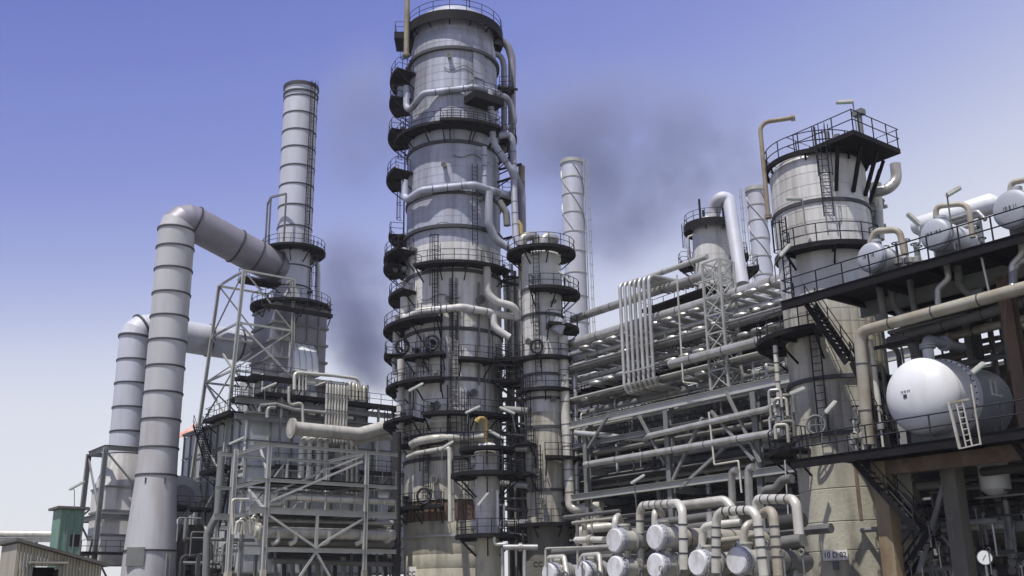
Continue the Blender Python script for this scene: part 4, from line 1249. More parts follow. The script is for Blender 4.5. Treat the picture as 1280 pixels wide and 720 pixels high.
# ---------------------------------------------------------------- slimmer column to the right of the main one
scn = Column(677, 345, 86.0)
SR = Prof(scn, [(280, 24), (345, 25), (420, 25.5), (500, 26), (640, 26), (740, 26.5)])
t = thing('distillation_column', 'slimmer column joined to the right of the thickest one, piping hoops on top', 'column', scn.base)
szt = scn.z(323)
szs = scn.z(655)
clad(t, scn, SR, szs, szt, .8, lambda z: CLADW if z > scn.z(520) else CLADB, 20)
part('top_head', MB().lathe(scn.base + ZV * szt, ZV, [(0, SR(szt)), (.5, SR(szt) * .9), (.9, SR(szt) * .6), (1.05, .001)], 32), CLADW, t)
for a, b in ((0, scn.z(700)), (scn.z(700), szs)):
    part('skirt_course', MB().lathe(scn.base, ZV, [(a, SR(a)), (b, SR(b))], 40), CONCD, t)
for py in (359, 392, 467, 497, 533, 612):
    z = scn.z(py, 1.6); part('insulation_ring', hoop(scn, z, SR(z), .22, .12, 32), RING, t)
for py, a0, a1, dr in ((319, -180, 180, 1.25), (361, -20, 110, 1.5), (408, 8, 105, 1.3), (444, -75, 62, .9), (484, -62, 66, .8), (452, -150, -88, 2.4), (478, -140, -80, 2.6), (556, -120, -25, 1.3), (573, -2, 108, 1.4), (594, -125, -25, 1.3), (654, -80, 80, .9), (628, 40, 110, 1.0)):
    plat(t, scn, SR, py, a0, a1, dr, near=0 if abs(a1 - a0) > 300 else None, post=1.1)
for a, b, tp in ((-12, 361, 318), (-15, 444, 366), (-12, 484, 446), (-42, 556, 486), (-20, 653, 575), (60, 408, 362), (66, 573, 500)):
    lad(scn, SR, a, b, tp, t)
for (px, py, rr) in ((664, 428, .35), (690, 500, .28), (674, 590, .4), (668, 612, .3), (690, 378, .25), (680, 628, .3)):
    q = scn.on(px, py, 0, SR(scn.z(py))); o_ = (q - Vector((scn.x, scn.y, q.z))).normalized()
    rr *= .6; part('nozzle', MB().cyl(q - o_ * .2, q + o_ * .5, rr, None, 14).cyl(q + o_ * .38, q + o_ * .5, rr * 1.4, None, 14), PIPED, t)
q = scn.on(671, 433, 1.0, SR(20))
part('manway_davit_ring', MB().tube([q + scn.s * (.5 * math.cos(R(k * 30))) + ZV * (.55 * math.sin(R(k * 30))) for k in range(12)], .11, 6, closed=True), RAIL, t)
sg = part('name_plate', MB().box(scn.on(678, 711, .05, SR(2)), scn.s * 1.35, scn.f * .02, ZV * .62), CONCD, t)
qs = scn.on(678, 706, .09, SR(2)); lettering('CC 02', .55, qs + ZV * .05, scn.s, ZV, sg); lettering('P 11', .45, qs - ZV * .5 + scn.s * .3, scn.s, ZV, sg)
def SY(px, py, dy=0): return P(px, py, scn.y + dy)
pipe('left hooped overhead pipe on top of the slimmer column', [SY(672, 312, -1), SY(671, 293, -1), SY(654, 297, -1.4), SY(652, 308, -1.4)], .42, PIPE, rb=.6, bands=.8)
pipe('right hooped overhead pipe on top of the slimmer column', [SY(679, 312, -1), SY(680, 294, -1), SY(697, 299, -.6), SY(683, 306, 1)], .42, PIPE, rb=.6, bands=.8)
pipe('low crossing pipe behind the hooped overhead pipes', [SY(650, 306, 1), SY(668, 308, 1)], .3, PIPE)
pipe('tall pale banded pipe standing down the right side of the slimmer column', [SY(704, 421, -1.2), SY(707, 520, -1.6), SY(710, 570, -1.8), SY(713, 634, -2), SY(721, 637, -2.2), SY(752, 632, -3.5)], .40, PIPEW, rb=.7, bands=.9)
pipe('thinner pipe just right of the tall banded pipe', [SY(709, 458, -.5), SY(716, 459, -.6), SY(718, 470, -.8), SY(721, 650, -1.5), SY(730, 655, -1.5), SY(760, 654, -2.5)], .26, PIPE, rb=.6, bands=1.2)
pipe('short stout drop linking the tall banded pipe to the pipes below', [SY(747, 636, -3.4), SY(747, 662, -3.4)], .42, PIPEW)
pipe('hunched cream pipe at the foot of the tall banded pipe', [SY(725, 680, -4), SY(725, 664, -4), SY(734, 661, -4), SY(766, 658, -4.6)], .36, PIPEW, rb=.9)
pipe('bulbous valve bonnet right of the slimmer column at its second balcony', [SY(694, 415, -2.2), SY(702, 400, -2.2)], .55, VGREY)
for k in range(8):
    pipe(ORDS[k] + ' from the left of the risers crowded between the two joined columns', [P(630 + k * 3.2, 330 + 9 * (k % 3), 89 + k % 3), P(634 + k * 3.0, 480 + 40 * (k % 4), 89 + k % 3)], .13 + .07 * (k % 3), (PIPE, PIPED, CLADW)[k % 3], bands=2, group='risers in the gap between the columns')
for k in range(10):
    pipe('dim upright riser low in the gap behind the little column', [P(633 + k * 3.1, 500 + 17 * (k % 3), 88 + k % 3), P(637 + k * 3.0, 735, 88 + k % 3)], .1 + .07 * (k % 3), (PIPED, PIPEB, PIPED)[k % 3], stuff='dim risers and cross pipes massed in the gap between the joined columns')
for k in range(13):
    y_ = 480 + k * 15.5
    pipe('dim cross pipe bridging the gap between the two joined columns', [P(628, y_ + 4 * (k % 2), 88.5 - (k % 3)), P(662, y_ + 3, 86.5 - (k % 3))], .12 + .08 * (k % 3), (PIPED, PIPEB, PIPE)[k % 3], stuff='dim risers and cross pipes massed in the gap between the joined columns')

# ---------------------------------------------------------------- little stripper column in front
lc = Column(609, 600, 76.0)
LR = Prof(lc, [(545, 15.2), (680, 15.2), (740, 15.5)])
t = thing('stripper_column', 'little pale column before the thickest one, ochre swan-neck vent on top', 'column', lc.base)
lzt, lzs = lc.z(566), lc.z(671)
clad(t, lc, LR, lzs, lzt, .9, CLADW, 10)
part('top_head', MB().lathe(lc.base + ZV * lzt, ZV, [(0, LR(0)), (.35, LR(0) * .92), (.65, LR(0) * .65), (.8, .001)], 28), CLADW, t)
for a, b in ((0, lc.z(700)), (lc.z(700), lzs)):
    part('skirt_course', MB().lathe(lc.base, ZV, [(a, LR(a) * 1.03), (b, LR(b) * 1.03)], 32), CONC, t)
for py, a0, a1, dr in ((558, -95, 95, 1.1), (589, -110, 110, 1.7), (668, -120, 120, 1.4)):
    plat(t, lc, LR, py, a0, a1, dr, post=1.0)
for a, b, tp in ((72, 668, 592), (62, 589, 560)):
    lad(lc, LR, a, b, tp, t, cage=True)
for (px, py, rr) in ((594, 577, .3), (595, 656, .32)):
    q = Vector((lc.x, lc.y, lc.z(py))) - lc.s * LR(0)
    part('nozzle', MB().cyl(q + lc.s * .3, q - lc.s * .3, rr, None, 14).cyl(q - lc.s * .18, q - lc.s * .3, rr * 1.4, None, 14), CLADW, t)
gz = [lc.z(632), lc.z(660)]
part('level_gauge', MB().cyl(lc.at(70, LR(0) + .35, gz[1]), lc.at(70, LR(0) + .35, gz[0]), .12, None, 10).cyl(lc.at(70, LR(0), gz[0]), lc.at(70, LR(0) + .4, gz[0]), .08).cyl(lc.at(70, LR(0), gz[1]), lc.at(70, LR(0) + .4, gz[1]), .08), WHITE, t)
part('level_gauge', MB().cyl(lc.at(40, LR(0) + .25, gz[1]), lc.at(40, LR(0) + .25, gz[0] + 1), .09, None, 10), WHITE, t)
pipe('ochre swan-neck vent pipe rising from the little column', [lc.at(-12, .4, lzt), lc.at(-12, .4, lc.z(524)), P(599, 523, 75), P(597, 526, 75)], .15, OCHRE, rb=.5, flanges=(3.0,))
pipe('slim bent pipe at the foot of the little column', [P(618, 671, 74), P(618, 681, 74), P(632, 680, 74), P(632, 680, 74) - ZV * .05], .13, PIPE, rb=.2)
pipe('pale tee pipe on a post between the little and the slimmer column', [P(629, 684, 74), P(672, 684, 74)], .2, PIPE, flanges=(.5,))
pipe('upright post-like pipe under the pale tee pipe', [P(655.5, 686, 74), P(656, 740, 74)], .14, PIPE)
pipe('upright pipe hugging the right side of the little column skirt', [P(628, 684, 74.5), P(628.5, 740, 74.5)], .13, PIPE)
pipe('grey upright conduit left of the little column', [P(562, 560, 77), P(563, 652, 77)], .17, PIPEW)

# ---------------------------------------------------------------- two thin chimneys with helical strakes
def strake_chimney(label, px, py, y, rows, hw, top, strake_to, lad_ang):
    c = Column(px, py, y)
    t = thing('chimney_stack', label, 'chimney', c.base)
    zs = [0] + [c.z(p) for p in rows] + [c.z(top)]
    r_ = c.r(hw, py)
    rs = [r_ * 1.05] * 2 + [r_ * (1.03 - .03 * i / len(rows)) for i in range(len(rows))]
    ring_lathe('shell_section', t, c, zs, rs, STACKM, STEEL, .07, .14)
    part('top_ring', hoop(c, zs[-1] - .1, rs[-1], .5, .16, 32), STEEL, t)
    part('flue_lining', MB().lathe(c.base, ZV, [(zs[-1] - 5, rs[-1] * .9), (zs[-1], rs[-1] * .9)], 28), PIPEB, t)
    for k in range(3):
        mb = MB(); z0 = c.z(strake_to); H = zs[-1] - .6 - z0
        n = 60
        A = [(120 * k - 360 * (H / (r_ * 10.5)) * i / n, z0 + H * i / n) for i in range(n + 1)]
        vs = []
        for a, z in A:
            vs += [c.at(a, r_ - .02, z - .03), c.at(a, r_ + .14, z - .03), c.at(a, r_ + .14, z + .03), c.at(a, r_ - .02, z + .03)]
        fs = []
        for i in range(n):
            for q in range(4):
                l = (q + 1) % 4
                fs.append((i * 4 + q, i * 4 + l, i * 4 + 4 + l, i * 4 + 4 + q))
        mb.add(vs, fs)
        part('helical_strake', mb, STEEL, t)
    ladder(t, c.at(lad_ang, r_, 0), zs[1], zs[-1] - .6, c.out(lad_ang), .5, True, STEEL)
    return c, t
ch1, t = strake_chimney('thin pale chimney with spiral strakes, rising right of the joined columns', 718, 300, 125, [440, 405, 372, 343, 316, 292, 268, 245, 224], 13.2, 203, 292, 82)
ch2, t = strake_chimney('short pale chimney with spiral strakes, beside the white swan-neck pipe', 949, 290, 118, [400, 372, 345, 322, 300, 277, 258], 11.3, 237, 345, -85)

# ---------------------------------------------------------------- drum column with a white swan-neck pipe
dc = Column(889, 308, 100.0)
DR = Prof(dc, [(280, 22), (330, 23.5), (700, 24)])
t = thing('reactor_column', 'squat pale column top standing behind the pipe rack, with a railed black crown', 'column', dc.base)
dzt = dc.z(284)
clad(t, dc, DR, dc.z(420), dzt, 1.1, CLADW, 14)
part('shaft', MB().lathe(dc.base, ZV, [(0, DR(0)), (dc.z(420), DR(20))], 32), CLADB, t)
part('top_head', MB().lathe(dc.base + ZV * dzt, ZV, [(0, DR(40)), (.6, DR(40) * .85), (1.0, DR(40) * .5), (1.1, .001)], 32), CLADW, t)
plat(t, dc, DR, 283, -180, 180, .75, near=0, skirt=.7)
plat(t, dc, DR, 330, -115, -60, 1.5); plat(t, dc, DR, 325, 70, 118, 1.7); plat(t, dc, DR, 342, 80, 125, 2.6)
lad(dc, DR, -100, 330, 286, t); lad(dc, DR, 80, 330, 286, t)
for (px, h) in ((876, 2.6), (880, 1.4), (905, 3.0)):
    part('vent_stub', MB().cyl(P(px, 279, 99), P(px, 279, 99) + ZV * h, .12, None, 8), RAIL, t)
pipe('white swan-neck pipe arching from the squat column down to the rack', [P(891, 276, 99), P(893, 262, 99), P(899, 247, 98), P(911, 248, 98), P(917, 290, 97), P(928, 356, 95)], .66, STACKM, rb=2.2, n=20, bands=4)
pipe('thin upright conduit left of the squat column', [P(866, 332, 98), P(860, 320, 98), P(860, 296, 98), P(866, 294, 98)], .1, STEEL, rb=.2)
# ================================================================ the long pipe rack
RV = 54.7
def RK(px, py, dv=0.0): return V(px, py, RV + dv)
def along(p, q):                      # keep a run level and straight along the rack
    p, q = Vector(p), Vector(q)
    m = (p.z + q.z) / 2
    return [Vector((p.x, p.y, m)), Vector((q.x, q.y, m))]
def rrun(label, x0, y0, x1, y1, r, m, dv=0.0, ext=0.0, bands=3.0, level=True, group=None, n=14, stuff=None):
    a, b = RK(x0, y0, dv), RK(x1, y1, dv)
    if level: a, b = along(a, b)
    d = (b - a).normalized()
    return pipe(label, [a - d * ext, b + d * ext], r, m, bands=bands, group=group, n=n, stuff=stuff)
TH = 'pipe_rack'
t = RKT = thing('pipe_rack', 'long grey steel rack of columns and braces right of the joined columns', 'pipe rack', uv(50, RV, 0))
zB = (RK(799, 516).z + RK(974, 473).z) / 2
uL, uR = RK(715, 545).dot(DV), RK(1000, 470).dot(DV)
part('beam', MB().ibeam(uv(uL + 4, RV, zB), uv(uR - 8, RV, zB), .3, .58), STEEL, t, label='pale deep girder of the rack')
zB2 = zB + 5.6
zLow = RK(836, 607).z
for dv in (0, 9, 18):
    for (px, py) in ((733, 560), (836, 560), (948, 560)):
        uu = RK(px, py).dot(DV)
        part('column', MB().ibeam(uv(uu, RV + dv, 4.0), uv(uu, RV + dv, zB - .4), .42, .42), STEELG, t)
        part('column_casing', MB().beam(uv(uu, RV + dv, 0), uv(uu, RV + dv, 6.3), .55, .55), RUSTC, t)
for px in (733, 836, 948):
    uu = RK(px, 560).dot(DV)
    for z in (zB - .02, zLow, zB2, zB - 3.6):
        part('cross_beam', MB().ibeam(uv(uu, RV + .25, z - .3), uv(uu, RV + 18, z - .3), .3, .45), STEELG, t)
    part('column', MB().ibeam(uv(uu, RV + 9, zB), uv(uu, RV + 9, zB2 + 3), .35, .35), STEELG, t)
for (x0, y0, x1, y1) in ((799, 520, 831, 580), (889, 514, 942, 575), (908, 490, 950, 578), (878, 522, 841, 600), (735, 560, 760, 520), (850, 610, 905, 560)):
    part('brace', MB().beam(RK(x0, y0, -.3), RK(x1, y1, -.3), .19, .19), STEELG, t)
part('beam', MB().ibeam(uv(RK(836, 607).dot(DV) + 12, RV - .3, zLow), uv(RK(1001, 586).dot(DV) - 6, RV - .3, zLow), .3, .5), STEEL, t)
part('beam', MB().ibeam(uv(uL, RV + .1, zB - 1.7), uv(uR, RV + .1, zB - 1.72), .28, .4), STEELG, t)
for dv in (9, 18):
    for z in (zB, zB2, zLow):
        part('beam', MB().ibeam(uv(uL + 6, RV + dv, z), uv(uR - 8, RV + dv, z), .3, .5), STEELG, t)
# lattice post standing on the girder
lat = [RK(889, 488), RK(907, 485)]
zt_ = zat(lat[0].x, lat[0].y, 330)
t = thing('lattice_tower', 'slim pale lattice post standing on the rack girder under the pipe ends', 'lattice tower', lat[0])
lu0, lu1 = lat[0].dot(DV), lat[1].dot(DV) - .3
z0 = zB + .35
def LP(i, j, z): return uv(lu0 if i == 0 else lu1, RV + j * 1.5, z)
for i in (0, 1):
    for j in (0, 1):
        part('leg', MB().beam(LP(i, j, z0), LP(i, j, zt_), .16, .16), STEEL, t)
nb = 7
for k in range(nb):
    a, b = z0 + (zt_ - z0) * k / nb, z0 + (zt_ - z0) * (k + 1) / nb
    for (p, q) in (((0, 0), (1, 0)), ((0, 1), (1, 1)), ((0, 0), (0, 1)), ((1, 0), (1, 1))):
        part('lacing', MB().beam(LP(*p, a), LP(*q, b), .07, .07), STEEL, t)
        part('lacing', MB().beam(LP(*q, a), LP(*p, b), .055, .055), STEEL, t)
        part('strut', MB().beam(LP(*p, b), LP(*q, b), .1, .1), STEEL, t)

# the big runs, named by where they lie
rrun('highest pale pipe of the rack, passing behind the upright tube bundle', 716, 403, 888, 337, .34, PIPE, 2)
rrun('thin pale beam-like pipe above the highest pipe of the rack', 811, 345, 884, 322, .22, STEEL, 3)
rrun('second highest fat pale pipe of the rack, running to the right-hand column', 706, 437, 985, 341, .40, PIPE, 1.0)
rrun('grey pipe just beneath the second highest fat one', 706, 452, 985, 372, .2, PIPE, 1.5)
rrun('fat dull pipe midway down the upper rack', 706, 470, 990, 377, .33, PIPED, .6)
rrun('medium grey pipe close under the fat dull one', 708, 483, 990, 398, .2, PIPE, 1.4)
rrun('pale capped pipe ending left of the right-hand column', 838, 458, 978, 416, .32, PIPE, -.4)
rrun('long shaded pipe hung under the capped one', 712, 503, 985, 436, .26, PIPED, .8)
rrun('lowest shaded pipe of the upper rack', 716, 520, 985, 459, .28, PIPED, 1.8)
walkway('black grating walkway slung between the upper rack pipes', RK(801, 388, 4.5), along(RK(801, 388, 4.5), RK(892, 353, 4.5))[1], EV, 1.6)
wk = along(RK(716, 498, 3), RK(990, 420, 3))
walkway('long black grating walkway under the pipe loops of the rack', wk[0], wk[1], EV, 1.5)
for oi_, (dv, y0, y1, k) in enumerate(((3.5, 440, 352, 0), (5, 455, 372, 1), (6.5, 448, 360, 2), (8.0, 470, 392, 0), (7.2, 492, 420, 1), (9.0, 505, 436, 2), (4.2, 512, 444, 2), (6.0, 520, 455, 0))):
    rrun((['nearest'] + [o_ + ' nearest' for o_ in ORDS[1:]])[sorted((3.5, 5, 6.5, 8.0, 7.2, 9.0, 4.2, 6.0)).index(dv)] + ' of the deep-set pipes running inside the upper rack', 708, y0, 990, y1, .13 + .06 * k, (PIPE, PIPED, PIPE)[k], dv, group='deep-set pipes of the upper rack', bands=4, n=10)
# flat expansion loops seen from below
rows = [(735, 436, 9), (728, 462, 10), (812, 412, 5), (812, 432, 5), (795, 462, 6), (800, 480, 6)]
cnt = 0
for ri_, (x0, y0, n_) in enumerate(((722, 436, 6), (808, 407, 4), (912, 372, 4), (720, 458, 5), (812, 430, 5), (915, 396, 4), (735, 480, 4), (830, 452, 3), (920, 420, 3), (725, 500, 4), (850, 474, 3))):
    for k in range(n_):
        a = RK(x0 + k * 17, y0 - k * 17 * .33, .6)
        s_ = 1.1
        pts = [a + EV * 4.5, a, a - DV * s_, a - DV * s_ + EV * 4.5]
        pipe(ORDS[k] + ' from the left of the flat hairpin loops ' + ('right of the slimmer column, top row', 'right of the upright bundle, top row', 'beyond the lattice post, top row', 'right of the slimmer column, second row', 'right of the upright bundle, second row', 'beyond the lattice post, second row', 'left of the upright bundle, third row', 'left of the lattice post, third row', 'beyond the lattice post, third row', 'right of the slimmer column, lowest row', 'left of the lattice post, lowest row')[ri_], pts, .16, PIPE, rb=.5, n=8, group='hairpin loops on the rack')
        cnt += 1
# upright bundle of seven
tb = thing('tube_bundle', 'seven tall upright pale pipes side by side hanging off the left of the rack', 'pipe bundle', RK(775, 490, -.6))
for i in range(7):
    xt = 774.5 + i * 5.9; xb = 782 + i * 5.9
    q = RK(xt, 353 - i * 1.6, -.6)
    zb_ = zat(q.x, q.y, 490 - i * 1.6)
    pts = [q + EV * (5.5) + ZV * .1, q, Vector((q.x, q.y, zb_)), Vector((q.x, q.y, zb_)) + EV * (5.5) - ZV * .05]
    part('tube', MB().tube(fillet(pts, .6), .14, 12), PIPE, tb)
q0, q1 = RK(774, 360, -.85), RK(812, 349, -.85)
for py in (467,):
    za, zb_ = zat(q0.x, q0.y, py), zat(q1.x, q1.y, py - 12)
    part('clamp_bar', MB().beam(Vector((q0.x, q0.y, za)), Vector((q1.x, q1.y, za)), .06, .1), STEEL, tb)
tb = thing('tube_bundle', 'five short U-bent pipes hanging in the shade below the rack girder', 'pipe bundle', RK(846, 530, 4))
for i in range(5):
    xt = 829 + i * 9
    q = RK(xt, 500 - i * 3, 4)
    zb_ = zat(q.x, q.y, 524 - i * 2.4)
    e_ = RK(xt + 18, 524, 5.5)
    pts = [q, Vector((q.x, q.y, zb_)), Vector((q.x, q.y, zb_)) - DV * 1.6, Vector((q.x, q.y, zb_ - 3.2)) - DV * 1.6]
    part('tube', MB().tube(fillet(pts, .6), .3, 12), PIPED, tb)
# lower runs
pipe('thin pale pipe stepping along the rack front below the girder', [RK(719, 541, -.5), RK(806, 549, 1.0), RK(812, 545, -.5), RK(961, 511, -.5), RK(966, 505, -.5), RK(966, 498, -.5)], .22, PIPE, rb=.5)
rrun('slim pipe running level along the lower rack front', 731, 582, 978, 538, .24, PIPE, -.5)
rrun('fat shaded pipe in the lower rack below the slim one', 738, 598, 985, 571, .52, PIPED, 2.5)
rrun('second fat shaded pipe deeper in the lower rack', 730, 622, 1000, 597, .5, PIPED, 4.5)
pipe('thin angular conduit zigzagging in front of the rack posts', [RK(886, 515, -.6), RK(893, 581, -.6), RK(923, 576, -.6), RK(927, 616, -.6)], .07, PIPEW, rb=.1)
pipe('thin white conduit hanging from the upper rack', [RK(846, 344, -.6), RK(854, 478, -.6), RK(872, 480, -.6)], .07, PIPEW, rb=.15)
pipe('left swan-necked dull pipe rising between the rack posts', [RK(921, 588, -2), RK(915, 590, -2), RK(914.5, 600, -2), RK(916, 634, -2)], .25, PIPE, rb=.55)
pipe('right swan-necked pale pipe rising between the rack posts', [RK(942, 584, -2), RK(936, 586, -2), RK(935.5, 596, -2), RK(937, 634, -2)], .27, PIPE, rb=.55)
rnd = random.Random(15)
for k in range(26):
    y0_ = 462 + k * 2.9; sl_ = .345 - .0016 * (y0_ - 432)
    rrun('', 706, y0_, 990, y0_ - 284 * sl_, rnd.choice([.06, .08, .1, .13]), rnd.choice([PIPE, PIPED, PIPEW, STEEL]), .3 + (k * 5 % 13), stuff='thin pipes massed through the upper rack', bands=0, n=8)
for k in range(32):
    y0_ = 540 + k * 2.5; sl_ = max(.02, .21 - .0026 * (y0_ - 545))
    rrun('', 716, y0_, 1000, y0_ - 284 * sl_, rnd.choice([.06, .1, .14, .2]), rnd.choice([PIPED, PIPED, PIPEB, PIPE]), .8 + (k * 4 % 11), stuff='thin pipes massed through the lower rack', bands=0, n=8)
for k in range(64):
    x_ = 722 + k * 4.2; a_ = RK(x_, 505 - (x_ - 725) * .26 + rnd.uniform(-6, 30), rnd.uniform(.3, 9))
    pipe('', [a_ + EV * 1.0, a_, a_ - ZV * rnd.uniform(1.2, 4.5)], rnd.choice([.06, .09, .12]), rnd.choice([PIPE, PIPED, PIPEW, STEELG]), rb=.2, stuff='slim drops massed through the rack', n=7)
for (x0, y0, x1, y1, dv, w_) in ((726, 492, 790, 468, 2.2, 'left end of the upper'), (830, 446, 892, 424, 2.0, 'middle of the upper'), (915, 414, 980, 394, 2.0, 'right end of the upper'), (725, 575, 830, 557, 5.5, 'left part of the lower'), (850, 552, 950, 534, 5.5, 'right part of the lower')):
    q_ = along(RK(x0, y0, dv), RK(x1, y1, dv))
    walkway('short dark railed gangway at the ' + w_ + ' rack', q_[0], q_[1], EV, .9)
rnd = random.Random(5)
for k in range(30):
    y_ = 585 + (k % 15) * 8.2 + rnd.uniform(-3, 3)
    dv = 1.5 + (k % 7) * 2.3
    rrun('shaded pipe running low and deep inside the rack', 705, y_ + 10, 1010, y_ - 14 * (720 - y_) / 130 + 2, rnd.choice([.14, .2, .3, .42]), rnd.choice([PIPEB, PIPED, PIPEB, PIPED]), dv, stuff='shaded pipes massed deep in the lower rack', bands=0, n=8)
for k in range(46):
    x_ = 722 + rnd.uniform(0, 285); y_ = rnd.uniform(515, 620); dv = rnd.uniform(1, 16)
    a = RK(x_, y_, dv); h = rnd.uniform(2, 5)
    pipe('shaded upright pipe among the runs inside the rack', [a, a - ZV * h] if k % 3 else [a + EV * 2, a, a - ZV * h, a - ZV * h - DV * 1.5], rnd.choice([.09, .13, .2]), rnd.choice([PIPEB, PIPED, STEELG, PIPE]), stuff='shaded upright pipes massed inside the rack', n=8)
for k, (u0, u1, v0, v1, z) in enumerate(((30, 66, RV + 6, RV + 17.8, zB - .9), (34, 70, RV + 2.5, RV + 17.8, zLow - .7))):  # solid decks added to keep sun off the inside of the rack
    tt = thing('shade_deck', ('upper' if k == 0 else 'lower') + ' solid deck added to shade the inside of the rack under the pipe runs', 'floor', uv(u0, v0, z))
    nn = 9
    for i in range(nn):
        a, b = u0 + (u1 - u0) * i / nn, u0 + (u1 - u0) * (i + 1) / nn
        part('floor_panel', MB().ubox(a + .02, b - .02, v0, v1, z, z + .08), DARK, tt)
    part('railing', rail_path(MB(), [uv(u0, v0 + .05, z + .08), uv(u1, v0 + .05, z + .08)], post=1.6), RAIL, tt)
# vessels and machinery deep in the rack
rnd = random.Random(21)
for k in range(9):
    u_ = 34 + k * 4.2; v_ = RV + 8 + (k * 37 % 10)
    t = thing('shaded_vessel', ORDS[8 - k] + ' from the left of the shaded horizontal vessels deep inside the rack', 'vessel', uv(u_, v_, zLow), 'shaded vessels in the rack')
    r_ = rnd.uniform(.7, 1.1); z_ = rnd.choice([zLow + .9, 3.2, zB - 2.8])
    part('shell', MB().lathe(uv(u_ - 2, v_, z_), DV, [(-.5, .01), (-.35, r_ * .6), (0, r_), (4, r_), (4.35, r_ * .6), (4.5, .01)], 20), rnd.choice([PIPED, PIPE, PIPEB]), t)
    for s_ in (-1, 1):
        part('saddle', MB().box(uv(u_ + s_ * 1.2, v_, z_ - r_), DV * .15, EV * r_ * .8, ZV * .5), STEELG, t)
# plant building behind the rack that closes the view low down
t = thing('plant_building', 'long grey plant building seen in gaps behind the rack', 'building', uv(60, RV + 30, 0))
bz = RK(800, 545, 28).z
part('wall', MB().ubox(24, 98, RV + 28, RV + 40, 0, bz), BUILD, t, smooth=0)
part('roof', MB().ubox(23.5, 98.5, RV + 27.6, RV + 40.4, bz + .003, bz + .35), ROOFM, t, smooth=0)
for k in range(16):
    part('window', MB().ubox(27 + k * 4.4, 29.6 + k * 4.4, RV + 27.93, RV + 28.1, bz - 3.4, bz - 1.6), DARK, t, smooth=0)
for k in range(18):
    part('wall_rib', MB().ubox(25.5 + k * 4.2, 25.75 + k * 4.2, RV + 27.85, RV + 27.997, .1, bz - .02), STEELG, t, smooth=0)
# bright tank far behind, seen left of the rack girder
tk = Column(752, 520, 130)
t = thing('storage_tank', 'pale round tank glimpsed through the rack right of the slimmer column', 'tank', tk.base)
tzz = tk.z(503); tr_ = tk.r(22, 515)
part('shell', MB().lathe(tk.base, ZV, [(0, tr_), (tzz, tr_), (tzz + .01, tr_ + .1), (tzz + .2, tr_ + .1), (tzz + .9, tr_ * .5), (tzz + 1.3, .01)], 40), WHITE, t)
part('railing', rail_path(MB(), [tk.at(a, tr_, tzz + .2) for a in range(-90, 91, 15)], 1.1, 2.0), RAIL, t)

